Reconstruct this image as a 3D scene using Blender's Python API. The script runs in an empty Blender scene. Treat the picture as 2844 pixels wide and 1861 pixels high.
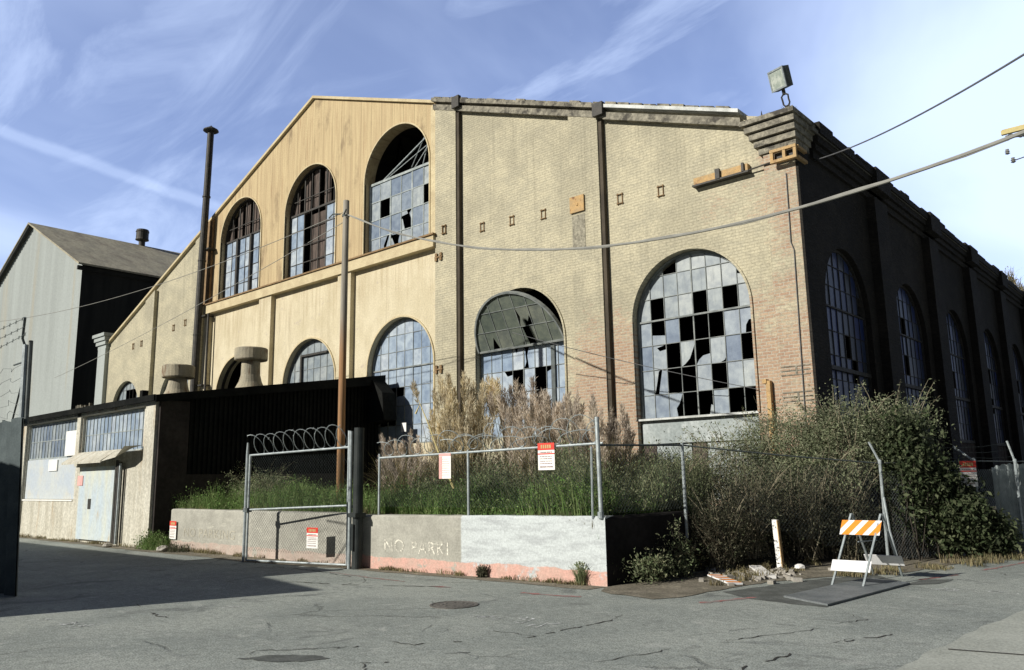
import bpy, math, random
import numpy as np
from mathutils import Vector, Matrix
from mathutils.geometry import tessellate_polygon
R = math.radians
random.seed(7); rng = np.random.default_rng(7)
S = bpy.context.scene
COL = S.collection

# ------------------------------------------------------------------ camera
cam = bpy.data.cameras.new("camera"); cam_o = bpy.data.objects.new("camera", cam); COL.objects.link(cam_o)
yaw, pitch, roll = -0.725725083, 0.178387583, -0.0174273989
fw = Vector((math.sin(yaw)*math.cos(pitch), math.cos(yaw)*math.cos(pitch), math.sin(pitch)))
r0 = Vector((math.cos(yaw), -math.sin(yaw), 0)); u0 = r0.cross(fw)
rr = r0*math.cos(roll)+u0*math.sin(roll); uu = -r0*math.sin(roll)+u0*math.cos(roll)
cam_o.matrix_world = Matrix(((rr.x, uu.x, -fw.x, 0), (rr.y, uu.y, -fw.y, 0), (rr.z, uu.z, -fw.z, 1.65), (0, 0, 0, 1)))
cam.sensor_width = 36; cam.lens = 36*2228.1/2844; cam.clip_start = .05; cam.clip_end = 3000
S.camera = cam_o
S.view_settings.view_transform = 'Standard'; S.view_settings.look = 'None'
S.view_settings.exposure = 0.12; S.view_settings.gamma = 1.0

# ------------------------------------------------------------------ sun and sky
SUN_AZ, SUN_EL = 18.5, 27.0          # direction the shadows run (from +Y towards +X) and sun height
sl = bpy.data.lights.new("sun", 'SUN'); sl.energy = 5.0; sl.angle = R(.5); sl.color = (1, .95, .86)
so = bpy.data.objects.new("sun", sl); COL.objects.link(so); so.location = (-20, -20, 40)
sd = Vector((math.sin(R(SUN_AZ))*math.cos(R(SUN_EL)), math.cos(R(SUN_AZ))*math.cos(R(SUN_EL)), -math.sin(R(SUN_EL))))
so.rotation_euler = sd.to_track_quat('-Z', 'Y').to_euler()
W = bpy.data.worlds.new("World"); S.world = W; W.use_nodes = True
nt = W.node_tree; N = nt.nodes; L = nt.links; N.clear()
out = N.new('ShaderNodeOutputWorld'); bg = N.new('ShaderNodeBackground'); L.new(bg.outputs[0], out.inputs[0])
sky = N.new('ShaderNodeTexSky'); sky.sky_type = 'NISHITA'; sky.sun_disc = False
sky.sun_elevation = R(SUN_EL); sky.sun_rotation = R(180+SUN_AZ); sky.air_density = 1.0; sky.dust_density = .6; sky.ozone_density = 2.2
def mth(nt, op, a, b=None, c=None, clamp=False):
    n = nt.nodes.new('ShaderNodeMath'); n.operation = op; n.use_clamp = clamp
    for i, v in enumerate((a, b, c)):
        if v is None: continue
        if isinstance(v, (int, float)): n.inputs[i].default_value = v
        else: nt.links.new(v, n.inputs[i])
    return n.outputs[0]
def mapr(nt, v, a, b, c=0, d=1, smooth=True):
    n = nt.nodes.new('ShaderNodeMapRange'); n.interpolation_type = 'SMOOTHSTEP' if smooth else 'LINEAR'
    nt.links.new(v, n.inputs['Value'])
    for k, x in zip(('From Min', 'From Max', 'To Min', 'To Max'), (a, b, c, d)): n.inputs[k].default_value = x
    return n.outputs['Result']
def mixc(nt, f, a, b, mode='MIX'):
    n = nt.nodes.new('ShaderNodeMix'); n.data_type = 'RGBA'; n.blend_type = mode
    if isinstance(f, (int, float)): n.inputs[0].default_value = f
    else: nt.links.new(f, n.inputs[0])
    for i, v in ((6, a), (7, b)):
        if isinstance(v, (tuple, list)): n.inputs[i].default_value = (*v, 1) if len(v) == 3 else v
        else: nt.links.new(v, n.inputs[i])
    return n.outputs[2]
def noise(nt, vec, scale, detail=5, rough=.55, dist=0, w=None):
    n = nt.nodes.new('ShaderNodeTexNoise'); n.inputs['Scale'].default_value = scale
    n.inputs['Detail'].default_value = detail; n.inputs['Roughness'].default_value = rough; n.inputs['Distortion'].default_value = dist
    nt.links.new(vec, n.inputs['Vector']); return n.outputs['Fac']
def vmap(nt, vec, scale=(1, 1, 1), rot=(0, 0, 0), loc=(0, 0, 0)):
    n = nt.nodes.new('ShaderNodeMapping'); n.inputs['Scale'].default_value = scale; n.inputs['Rotation'].default_value = rot
    n.inputs['Location'].default_value = loc
    nt.links.new(vec, n.inputs['Vector']); return n.outputs[0]
tc = N.new('ShaderNodeTexCoord'); gen = tc.outputs['Generated']
sep = N.new('ShaderNodeSeparateXYZ'); L.new(gen, sep.inputs[0])
zz = mth(nt, 'ADD', mth(nt, 'MAXIMUM', sep.outputs[2], 0.0), .18)
cmb = N.new('ShaderNodeCombineXYZ'); L.new(mth(nt, 'DIVIDE', sep.outputs[0], zz), cmb.inputs[0]); L.new(mth(nt, 'DIVIDE', sep.outputs[1], zz), cmb.inputs[1])
cv = vmap(nt, cmb.outputs[0], (1.0, .42, 1), (0, 0, R(52)))
c1 = mapr(nt, noise(nt, cv, 1.0, 6, .50, .5), .40, .68)
c2 = mapr(nt, noise(nt, vmap(nt, cmb.outputs[0], (.5, 1.7, 1), (0, 0, R(20)), (3, 1, 0)), 2.2, 7, .6, .9), .42, .72)
# whiter towards the right of the view (a direction in the world)
dt = N.new('ShaderNodeVectorMath'); dt.operation = 'DOT_PRODUCT'; L.new(gen, dt.inputs[0]); dt.inputs[1].default_value = (.12, .93, .34)
right = mapr(nt, dt.outputs['Value'], .86, 1.0)
cl = mth(nt, 'ADD', mth(nt, 'MAXIMUM', mth(nt, 'MULTIPLY', c1, .58), mth(nt, 'MULTIPLY', c2, .38)), mapr(nt, noise(nt, cmb.outputs[0], .9, 3, .5), .3, .65, .0, .13))
cl = mth(nt, 'ADD', cl, mth(nt, 'MULTIPLY', right, .50), clamp=True)
# contrail: great circle through two directions
def pixray(u, v): return (fw*2228.1 + rr*(u-1422) - uu*(v-930.5)).normalized()
ra, rb = pixray(0, 362), pixray(560, 562); nn = ra.cross(rb).normalized(); ce = (ra+rb).normalized()
d1 = N.new('ShaderNodeVectorMath'); d1.operation = 'DOT_PRODUCT'; L.new(gen, d1.inputs[0]); d1.inputs[1].default_value = nn
d2 = N.new('ShaderNodeVectorMath'); d2.operation = 'DOT_PRODUCT'; L.new(gen, d2.inputs[0]); d2.inputs[1].default_value = ce
wob = mth(nt, 'MULTIPLY', mth(nt, 'SUBTRACT', noise(nt, gen, 22, 5, .6), .5), .010)
band = mapr(nt, mth(nt, 'ABSOLUTE', mth(nt, 'ADD', d1.outputs['Value'], wob)), .002, .0095, .20, 0)
trail = mth(nt, 'MULTIPLY', band, mapr(nt, d2.outputs['Value'], .955, .99))
cl = mth(nt, 'ADD', cl, trail, clamp=True)
tint = mixc(nt, 1.0, sky.outputs[0], (1.06, .96, 1.14), 'MULTIPLY')
colr = mixc(nt, mth(nt, 'MULTIPLY', cl, .9), tint, (5.6, 6.7, 9.0))
# added sky gain: bright along the camera's aim, dimmed elsewhere to deepen shadows
dv = N.new('ShaderNodeVectorMath'); dv.operation = 'DOT_PRODUCT'; L.new(gen, dv.inputs[0]); dv.inputs[1].default_value = fw
view_gain = mapr(nt, dv.outputs['Value'], .35, .82, .15, 1.5)
vs_ = N.new('ShaderNodeVectorMath'); vs_.operation = 'SCALE'; L.new(colr, vs_.inputs[0]); L.new(view_gain, vs_.inputs['Scale'])
L.new(vs_.outputs[0], bg.inputs[0]); bg.inputs[1].default_value = 0.10
SKYTREE = nt

# ------------------------------------------------------------------ materials
MATS = {}
def newmat(name, rough=.85, metallic=0.0, spec=.3):
    m = bpy.data.materials.new(name); m.use_nodes = True; nt = m.node_tree; b = nt.nodes['Principled BSDF']
    b.inputs['Roughness'].default_value = rough; b.inputs['Metallic'].default_value = metallic
    b.inputs['Specular IOR Level'].default_value = spec
    g = nt.nodes.new('ShaderNodeNewGeometry'); MATS[name] = m
    return m, nt, b, g
def bump(nt, b, h, strength=.4, dist=.02):
    n = nt.nodes.new('ShaderNodeBump'); n.inputs['Strength'].default_value = strength; n.inputs['Distance'].default_value = dist
    nt.links.new(h, n.inputs['Height']); nt.links.new(n.outputs[0], b.inputs['Normal'])
def nmat(name, c1, c2, scale=3, rough=.85, c3=None, s3=1.2, t3=(.55, .75), fine=.25, fs=40, stretch=(1, 1, 1), bmp=.3, bd=.01, metallic=0, spec=.3, lo=.35, hi=.65):
    m, nt, b, g = newmat(name, rough, metallic, spec); p = vmap(nt, g.outputs['Position'], stretch)
    c = mixc(nt, mapr(nt, noise(nt, p, scale, 7), lo, hi), c1, c2)
    if c3: c = mixc(nt, mapr(nt, noise(nt, p, s3, 6, .65), *t3), c, c3)
    f = noise(nt, g.outputs['Position'], fs, 4, .7)
    c = mixc(nt, fine, c, mixc(nt, mapr(nt, f, .3, .7), (.25, .25, .25), (1.5, 1.5, 1.5)), 'MULTIPLY') if fine else c
    nt.links.new(c, b.inputs['Base Color'])
    if bmp: bump(nt, b, f, bmp, bd)
    return m
def xyz(nt, g):
    s = nt.nodes.new('ShaderNodeSeparateXYZ'); nt.links.new(g.outputs['Position'], s.inputs[0]); return s.outputs

def brickmat(name, axis, paint, grime, raw, raw2, mortar, rawregion, rawbias):
    m, nt, b, g = newmat(name, .9); X = xyz(nt, g)
    cm = nt.nodes.new('ShaderNodeCombineXYZ'); nt.links.new(X[0 if axis == 'x' else 1], cm.inputs[0]); nt.links.new(X[2], cm.inputs[1])
    bt = nt.nodes.new('ShaderNodeTexBrick'); nt.links.new(cm.outputs[0], bt.inputs['Vector'])
    bt.inputs['Scale'].default_value = 1; bt.inputs['Brick Width'].default_value = .23; bt.inputs['Row Height'].default_value = .078
    bt.inputs['Mortar Size'].default_value = .011; bt.inputs['Mortar Smooth'].default_value = .3; bt.inputs['Bias'].default_value = -.1
    bt.inputs['Color1'].default_value = (*raw, 1); bt.inputs['Color2'].default_value = (*raw2, 1); bt.inputs['Mortar'].default_value = (*mortar, 1)
    P = g.outputs['Position']
    pn = mapr(nt, mth(nt, 'ADD', mth(nt, 'MULTIPLY', noise(nt, vmap(nt, P, (1, 1, 1.7), (0, R(20), 0)), 1.0, 9, .72), .55), mth(nt, 'MULTIPLY', noise(nt, vmap(nt, P, (1, 1, 2.6), (0, R(24), 0)), 5.0, 6, .7), .45)), .40, .60)
    run = mth(nt, 'MULTIPLY', mapr(nt, noise(nt, vmap(nt, P, (6, 6, .12)), 1.0, 5, .6), .5, .68), mapr(nt, X[2], 5.0, 13.0, .15, .8))
    pc = mixc(nt, pn, paint, grime)
    lg = mapr(nt, noise(nt, vmap(nt, P, (1, 1, .8), (0, 0, 0), (3, 0, 1)), .45, 7, .68), .44, .60); pc = mixc(nt, mth(nt, 'MULTIPLY', lg, .55), pc, tuple(v*.80 for v in grime))
    streak = mapr(nt, noise(nt, vmap(nt, P, (3.2, 3.2, .22)), 1.6, 6, .6), .52, .74)
    pc = mixc(nt, mth(nt, 'MULTIPLY', streak, .30), pc, tuple(v*.62 for v in grime)); pc = mixc(nt, mth(nt, 'MULTIPLY', run, .35), pc, tuple(v*.5 for v in grime))
    # bricks ghost through the paint
    pc = mixc(nt, .24, pc, mixc(nt, bt.outputs['Fac'], (1.12, 1.1, 1.08), (.5, .48, .46)), 'MULTIPLY')
    w = noise(nt, vmap(nt, P, (1, 1, 1.25)), .9, 9, .7)
    w2 = noise(nt, vmap(nt, P, (5, 5, 14)), 1.0, 4, .6)
    reg = rawregion(nt, X)
    t = mth(nt, 'ADD', mth(nt, 'ADD', mth(nt, 'MULTIPLY', mth(nt, 'SUBTRACT', w, .5), 1.5), mth(nt, 'MULTIPLY', mth(nt, 'SUBTRACT', w2, .5), .9)), mth(nt, 'ADD', reg, rawbias))
    c = mixc(nt, mapr(nt, t, .35, .75), pc, bt.outputs['Color'])
    f = noise(nt, P, 16, 6, .75)
    c = mixc(nt, .35, c, mixc(nt, mapr(nt, f, .32, .68), (.45, .45, .45), (1.45, 1.45, 1.45)), 'MULTIPLY')
    nt.links.new(c, b.inputs['Base Color'])
    h = mth(nt, 'ADD', mth(nt, 'MULTIPLY', bt.outputs['Fac'], -.7), f); bump(nt, b, h, .55, .02)
    return m
def reg_front(nt, X):
    a = mth(nt, 'MULTIPLY', mapr(nt, X[0], -15.5, -12.5), mapr(nt, X[2], 8.3, 4.6))
    c = mapr(nt, X[0], -8.6, -7.4); c = mth(nt, 'MULTIPLY', c, .62)
    d = mth(nt, 'MULTIPLY', mapr(nt, X[0], -10.2, -8.6), mth(nt, 'MULTIPLY', mapr(nt, X[2], 9.3, 8.7), mapr(nt, X[2], 7.4, 8.0))); d = mth(nt, 'MULTIPLY', d, .6)
    return mth(nt, 'MAXIMUM', mth(nt, 'MULTIPLY', a, .85), mth(nt, 'MAXIMUM', c, d))
brickmat('front_brick', 'x', (.52, .48, .345), (.40, .375, .28), (.35, .235, .165), (.43, .32, .22), (.42, .385, .31), reg_front, -.10)
brickmat('side_brick', 'y', (.034, .030, .025), (.016, .015, .013), (.038, .027, .022), (.045, .032, .025), (.036, .034, .03), lambda nt, X: mapr(nt, X[2], 3.0, 9.0, .35, .1), 0)  # dark brown side brick, darkened further to paint shade into its colour

def m_boards():
    m, nt, b, g = newmat('gable_boards', .85); P = g.outputs['Position']; X = xyz(nt, g)
    s = noise(nt, vmap(nt, P, (3.4, 1, .16)), 2.0, 8, .68)
    c = mixc(nt, mapr(nt, s, .36, .64), (.52, .42, .245), (.41, .315, .185))
    c = mixc(nt, mapr(nt, noise(nt, vmap(nt, P, (1.2, 1, .5)), .9, 6, .65), .54, .72), c, (.25, .19, .115))
    seam = mth(nt, 'FRACT', mth(nt, 'MULTIPLY', X[0], 1/.62)); sm = mth(nt, 'LESS_THAN', seam, .035)
    c = mixc(nt, mth(nt, 'MULTIPLY', sm, .55), c, (.16, .12, .07))
    rr_ = mth(nt, 'MULTIPLY', mapr(nt, noise(nt, vmap(nt, P, (5, 5, .25)), 1.3, 6, .65), .54, .70), mapr(nt, noise(nt, P, .55, 3), .42, .58)); c = mixc(nt, mth(nt, 'MULTIPLY', rr_, .6), c, (.27, .16, .09))
    c = mixc(nt, .25, c, mixc(nt, mapr(nt, noise(nt, P, 30, 3), .3, .7), (.5, .5, .5), (1.4, 1.4, 1.4)), 'MULTIPLY')
    nt.links.new(c, b.inputs['Base Color']); bump(nt, b, s, .3, .03)
m_boards()
def m_plaster():
    m, nt, b, g = newmat('plaster', .9); P = g.outputs['Position']; X = xyz(nt, g)
    n1 = noise(nt, vmap(nt, P, (1, 1, .6)), 1.3, 9, .68); n2 = noise(nt, vmap(nt, P, (4, 4, .22)), 1.5, 8, .66); n3 = noise(nt, P, 20, 5, .7)
    c = mixc(nt, mapr(nt, n1, .36, .64), (.62, .56, .405), (.53, .47, .325))
    c = mixc(nt, mth(nt, 'MULTIPLY', mapr(nt, n2, .52, .72), .6), c, (.36, .31, .21))
    under = mth(nt, 'MULTIPLY', mapr(nt, X[2], 7.2, 9.4), mapr(nt, n2, .40, .62)); c = mixc(nt, mth(nt, 'MULTIPLY', under, .35), c, (.38, .29, .17))
    c = mixc(nt, mapr(nt, noise(nt, vmap(nt, P, (1, 1, 1.4), (0, 0, 0), (5, 0, 2)), 2.6, 9, .75), .60, .66), c, (.46, .40, .32))
    c = mixc(nt, .3, c, mixc(nt, mapr(nt, n3, .3, .7), (.5, .5, .5), (1.4, 1.4, 1.4)), 'MULTIPLY')
    nt.links.new(c, b.inputs['Base Color']); bump(nt, b, mth(nt, 'ADD', n3, n1), .35, .02)
m_plaster()
nmat('trim', (.58, .50, .32), (.48, .40, .25), 2, fine=.25, fs=25)
nmat('rust_trim', (.20, .13, .07), (.28, .19, .10), 5, fine=.3)
nmat('strip_brown', (.050, .042, .032), (.085, .07, .05), 3, fine=.3, stretch=(1, 1, .4))
nmat('patch_grey', (.33, .31, .24), (.22, .205, .16), 9, .9, fine=.5, fs=14)
nmat('rust_orange', (.50, .33, .15), (.42, .30, .16), 6, c3=(.2, .1, .05), s3=5, t3=(.55, .7), fine=.3)
nmat('coping', (.16, .15, .12), (.30, .28, .22), 5, c3=(.07, .065, .055), s3=3, t3=(.5, .65), fine=.4, fs=18, bmp=.5)
nmat('flashing', (.62, .64, .62), (.4, .42, .4), 3, .6, fine=.3)
nmat('dark_steel', (.035, .035, .032), (.06, .055, .048), 6, .6, fine=.2)
nmat('muntin', (.16, .18, .18), (.27, .29, .28), 4, .7, fine=.2)
nmat('interior', (.016, .015, .014), (.024, .022, .02), 2, .95, fine=0, bmp=0)
nmat('boards_dark', (.13, .10, .085), (.055, .045, .04), 4, .9, stretch=(6, 6, .5), fine=.35)
nmat('sheet_grey', (.34, .38, .375), (.27, .31, .31), 2, .7, c3=(.42, .46, .46), s3=2.4, t3=(.5, .62), fine=.25, fs=12)
nmat('roof_grey', (.12, .12, .11), (.19, .18, .155), 1, .9, fine=.3)
nmat('grey_cladding', (.36, .395, .385), (.31, .34, .33), .5, .75, c3=(.36, .34, .27), s3=.35, t3=(.55, .75), fine=.12, fs=10, stretch=(2.2, 2.2, .12), bmp=.1)
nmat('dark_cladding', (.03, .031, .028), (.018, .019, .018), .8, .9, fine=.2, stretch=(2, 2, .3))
nmat('tan_roof', (.40, .37, .27), (.30, .28, .21), .8, .85, c3=(.24, .21, .16), s3=.7, t3=(.48, .7), fine=.35, fs=6, stretch=(.6, 1.5, 1))
nmat('shed_concrete', (.57, .555, .475), (.45, .43, .355), 1.6, .9, c3=(.40, .29, .17), s3=1.1, t3=(.53, .76), stretch=(2.6, 1, .4), fine=.32, fs=14)
nmat('shade_concrete', (.03, .028, .027), (.02, .019, .019), 1.2, .95, spec=.05, fine=.3, fs=8)  # wall return's concrete, its shade painted in as a near-black colour
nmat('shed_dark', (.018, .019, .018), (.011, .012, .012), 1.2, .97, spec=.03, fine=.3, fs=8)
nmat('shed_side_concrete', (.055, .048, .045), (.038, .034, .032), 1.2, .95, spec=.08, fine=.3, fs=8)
nmat('blue_sheet', (.46, .52, .58), (.53, .57, .57), 1.3, .6, c3=(.55, .56, .52), s3=2, t3=(.5, .7), fine=.12, fs=10)
nmat('door_paint', (.47, .55, .60), (.57, .59, .50), 1.0, .65, c3=(.45, .36, .22), s3=1.7, t3=(.54, .74), stretch=(1.6, 1, .5), fine=.15, fs=12)
nmat('white_board', (.85, .85, .82), (.78, .78, .74), 2, .6, fine=.06, bmp=0)
nmat('vent_metal', (.40, .36, .26), (.27, .25, .19), 2.5, .75, c3=(.19, .13, .08), s3=3, t3=(.52, .66), fine=.35, stretch=(1.6, 1.6, .6))
nmat('galv', (.42, .47, .48), (.30, .34, .35), 8, .5, metallic=.35, spec=.5, fine=.25, fs=60)
nmat('galv_dark', (.10, .12, .12), (.07, .08, .08), 8, .6, fine=.2)
nmat('slate_sheet', (.11, .135, .14), (.08, .10, .105), 3, .8, fine=.2, spec=.1)
nmat('black_post', (.016, .022, .022), (.028, .034, .033), 3, .6, fine=.25)
nmat('weathered_wood', (.36, .30, .23), (.27, .22, .17), 3, .9, stretch=(6, 6, .4), c3=(.16, .12, .09), s3=2, fine=.35)
def m_pole():
    m, nt, b, g = newmat('pole_wood', .9); P = g.outputs['Position']; X = xyz(nt, g)
    s = noise(nt, vmap(nt, P, (14, 14, .5)), 1.5, 6, .7)
    up = mixc(nt, mapr(nt, s, .35, .65), (.34, .32, .27), (.20, .185, .155))
    dn = mixc(nt, mapr(nt, s, .35, .65), (.44, .25, .12), (.26, .15, .08))
    nt.links.new(mixc(nt, mapr(nt, X[2], 6.3, 4.6), up, dn), b.inputs['Base Color']); bump(nt, b, s, .5, .01)
m_pole()
nmat('cable_rubber', (.10, .105, .11), (.14, .145, .15), 3, .6, fine=0, bmp=0)
nmat('cable_pale', (.30, .30, .27), (.24, .24, .22), 3, .6, fine=0, bmp=0)
nmat('white_paint', (.85, .85, .85), (.76, .77, .78), 6, .5, fine=.06, bmp=0)
nmat('orange_paint', (.86, .30, .03), (.80, .26, .03), 6, .5, fine=.06, bmp=0)
nmat('sign_white', (.86, .85, .82), (.80, .79, .76), 6, .5, fine=.05, bmp=0)
nmat('sign_red', (.72, .06, .04), (.62, .05, .035), 6, .5, fine=.08, bmp=0)
nmat('sign_pink', (.78, .44, .40), (.74, .38, .36), 6, .5, fine=.05, bmp=0)
nmat('sign_ink', (.22, .14, .13), (.30, .2, .19), 9, .6, fine=0, bmp=0)
nmat('faded_ink', (.62, .45, .44), (.70, .56, .54), 9, .6, fine=0, bmp=0)
nmat('faded_letters', (.74, .72, .62), (.40, .39, .34), 16, .9, fine=.3, fs=30, lo=.46, hi=.54)
nmat('faded_letters_dim', (.46, .44, .36), (.32, .305, .25), 5, .9, fine=.3, fs=30)
nmat('insulator_glaze', (.20, .20, .19), (.28, .28, .26), 3, .3, fine=0, bmp=0)
nmat('yellow_wood', (.55, .47, .22), (.45, .38, .18), 4, .8, fine=.2)
nmat('lens_glass', (.30, .35, .31), (.52, .56, .50), 6, .35, c3=(.7, .72, .66), s3=4, fine=.1, fs=30, bmp=0, spec=.6)
nmat('rubble_mat', (.42, .40, .36), (.30, .28, .24), 5, .9, fine=.3)
nmat('stem_dark', (.055, .048, .038), (.035, .03, .025), 5, .9, fine=0, bmp=0)
nmat('stem_pale', (.30, .27, .19), (.22, .19, .13), 5, .9, fine=0, bmp=0)

def m_glass(name, ca, cb, cc, rough=.28):
    m, nt, b, g = newmat(name, rough, 0, .5); ri = g.outputs['Random Per Island']
    r = nt.nodes.new('ShaderNodeValToRGB'); nt.links.new(ri, r.inputs[0])
    e = r.color_ramp.elements; e[0].color = (*ca, 1); e[1].color = (*cc, 1); x = e.new(.5); x.color = (*cb, 1)
    f = mapr(nt, noise(nt, g.outputs['Position'], 3.5, 6, .65), .3, .7)
    c = mixc(nt, .55, r.outputs[0], mixc(nt, f, (.55, .60, .70), (1.4, 1.38, 1.3)), 'MULTIPLY')
    X = xyz(nt, g); c = mixc(nt, mth(nt, 'MULTIPLY', mapr(nt, noise(nt, vmap(nt, g.outputs['Position'], (9, 9, 1.2)), 1.2, 5, .6), .55, .7), .35), c, tuple(v*.5 for v in ca))
    nt.links.new(c, b.inputs['Base Color'])
    return m
m_glass('glass_dusty', (.16, .205, .275), (.25, .295, .345), (.34, .375, .385))
m_glass('glass_pale', (.23, .27, .295), (.28, .315, .33), (.33, .36, .365))
m_glass('glass_blue', (.22, .29, .39), (.32, .39, .47), (.42, .47, .52))
m_glass('glass_ground_tint', (.10, .12, .10), (.13, .15, .125), (.16, .175, .15))  # dark greenish ground reflection painted into the open sash's pane colour
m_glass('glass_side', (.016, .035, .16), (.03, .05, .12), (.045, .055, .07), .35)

def m_wallconc():
    m, nt, b, g = newmat('retaining_concrete', .9); P = g.outputs['Position']; X = xyz(nt, g)
    n1 = noise(nt, P, 2.3, 8, .65); n2 = noise(nt, vmap(nt, P, (1, 1, 5)), 1.7, 7, .7)
    base = mixc(nt, mapr(nt, n1, .35, .65), (.40, .395, .345), (.32, .315, .275))
    base = mixc(nt, mapr(nt, n2, .54, .72), base, (.46, .455, .39))
    white = mixc(nt, mapr(nt, n2, .42, .68), (.53, .575, .58), (.40, .43, .44))
    seam = mapr(nt, X[0], -10.50, -10.46)
    c = mixc(nt, seam, base, white)
    zt = mth(nt, 'ADD', X[2], mth(nt, 'MULTIPLY', mth(nt, 'SUBTRACT', noise(nt, P, 2.2, 4), .5), .14))
    pinkz = mapr(nt, zt, .24, .22); pinkx = mapr(nt, X[0], -13.35, -13.25, .35, 1)
    pk = mixc(nt, mapr(nt, noise(nt, P, 5, 6, .7), .3, .75), (.62, .37, .31), (.52, .37, .31))
    patch = mapr(nt, noise(nt, P, 3.3, 6, .7), .66, .56)
    c = mixc(nt, mth(nt, 'MULTIPLY', mth(nt, 'MULTIPLY', pinkz, pinkx), patch), c, pk)
    c = mixc(nt, .3, c, mixc(nt, mapr(nt, noise(nt, P, 30, 4, .7), .3, .7), (.5, .5, .5), (1.4, 1.4, 1.4)), 'MULTIPLY')
    nt.links.new(c, b.inputs['Base Color']); bump(nt, b, n1, .5, .03)
m_wallconc()
def m_asphalt():
    m, nt, b, g = newmat('asphalt', .92, 0, .25); P = g.outputs['Position']; X = xyz(nt, g)
    n1 = noise(nt, P, .42, 8, .62, .4); n2 = noise(nt, vmap(nt, P, (1, 1, 1), (0, 0, R(35))), 2.2, 7, .65); n3 = noise(nt, P, 55, 3, .7); n4 = noise(nt, P, 11, 5, .7)
    c = mixc(nt, mapr(nt, n1, .38, .62), (.24, .265, .245), (.315, .34, .31))
    c = mixc(nt, mapr(nt, n2, .56, .72), c, (.37, .39, .36))
    c = mixc(nt, mapr(nt, noise(nt, P, .8, 7, .7, .8), .57, .68), c, (.165, .18, .17))
    vo = nt.nodes.new('ShaderNodeTexVoronoi'); vo.feature = 'DISTANCE_TO_EDGE'; vo.inputs['Scale'].default_value = .55
    off = nt.nodes.new('ShaderNodeTexNoise'); off.inputs['Scale'].default_value = 1.6; off.inputs['Detail'].default_value = 8; off.inputs['Roughness'].default_value = .7; nt.links.new(P, off.inputs['Vector'])
    nt.links.new(mixc(nt, .35, P, off.outputs['Color'], 'ADD'), vo.inputs['Vector'])
    cr = mth(nt, 'MULTIPLY', mapr(nt, vo.outputs['Distance'], .004, .014, 1, 0), mapr(nt, noise(nt, P, .5, 4), .50, .58))
    c = mixc(nt, mth(nt, 'MULTIPLY', cr, .35), c, (.05, .05, .045))
    c = mixc(nt, mapr(nt, noise(nt, vmap(nt, P, (.5, 2.2, 1), (0, 0, R(-25)), (2, 7, 0)), 1.1, 8, .7), .55, .68, 0, .6), c, (.20, .215, .20))
    c = mixc(nt, mapr(nt, noise(nt, vmap(nt, P, (1, 1, 1), (0, 0, 0), (9, 4, 0)), 1.1, 3, .5), .66, .72, 0, .55), c, (.15, .16, .15))
    c = mixc(nt, mapr(nt, noise(nt, P, 130, 2, .6), .62, .68, 0, .6), c, (.52, .53, .50))
    c = mixc(nt, .75, c, mixc(nt, mapr(nt, n3, .34, .66), (.45, .45, .45), (1.55, 1.55, 1.55)), 'MULTIPLY')
    c = mixc(nt, .45, c, mixc(nt, mapr(nt, n4, .3, .7), (.6, .6, .6), (1.4, 1.4, 1.4)), 'MULTIPLY')
    nt.links.new(c, b.inputs['Base Color']); bump(nt, b, mth(nt, 'SUBTRACT', mth(nt, 'ADD', n3, n4), mth(nt, 'MULTIPLY', cr, 3)), .5, .012)
m_asphalt()
nmat('asphalt_dark', (.085, .092, .085), (.13, .14, .13), 4, .92, fine=.5, fs=50)
nmat('crack_fill', (.035, .035, .03), (.06, .055, .05), 9, .95, fine=.2)
nmat('red_line', (.36, .15, .14), (.28, .24, .225), 5, .9, fine=.4, fs=40, lo=.42, hi=.6)
nmat('chalk', (.70, .73, .72), (.27, .29, .27), 12, .9, fine=.35, fs=40, lo=.45, hi=.58)
nmat('slab_concrete', (.42, .44, .39), (.36, .38, .335), 1.5, .9, fine=.4, fs=45)
nmat('dirt', (.25, .225, .175), (.16, .145, .11), 2.6, .95, c3=(.36, .33, .25), s3=4, t3=(.58, .7), fine=.5, fs=25, bmp=.6, bd=.03)
nmat('yard_soil', (.12, .10, .065), (.075, .07, .045), 2, .95, fine=.4, fs=20, bmp=.6, bd=.03)
nmat('plate_steel', (.17, .19, .195), (.24, .26, .265), 3, .55, metallic=.3, fine=.35, fs=30)
nmat('cast_iron', (.10, .095, .085), (.15, .14, .125), 20, .7, fine=.4, fs=60)
def fol(name, cs, rough=.75, trans=.25):
    m, nt, b, g = newmat(name, rough, 0, .2)
    r = nt.nodes.new('ShaderNodeValToRGB'); nt.links.new(g.outputs['Random Per Island'], r.inputs[0])
    e = r.color_ramp.elements; e[0].color = (*cs[0], 1); e[1].color = (*cs[-1], 1); e[0].position = 0; e[1].position = 1
    for i, c in enumerate(cs[1:-1]): x = e.new((i+1)/(len(cs)-1)); x.color = (*c, 1)
    nn = mapr(nt, noise(nt, g.outputs['Position'], 1.6, 4), .35, .65)
    c = mixc(nt, .6, r.outputs[0], mixc(nt, nn, (.6, .6, .6), (1.4, 1.4, 1.3)), 'MULTIPLY')
    nt.links.new(c, b.inputs['Base Color'])
    tr = nt.nodes.new('ShaderNodeBsdfTranslucent'); nt.links.new(c, tr.inputs[0]); mx = nt.nodes.new('ShaderNodeMixShader'); mx.inputs[0].default_value = trans
    nt.links.new(b.outputs[0], mx.inputs[1]); nt.links.new(tr.outputs[0], mx.inputs[2]); nt.links.new(mx.outputs[0], nt.nodes['Material Output'].inputs[0])
fol('leaf_green', [(.10, .20, .055), (.16, .27, .08), (.24, .30, .13), (.13, .18, .07)], trans=.35)
fol('leaf_weed', [(.16, .22, .11), (.22, .26, .15), (.31, .31, .20), (.12, .17, .08)], trans=.35)
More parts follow.
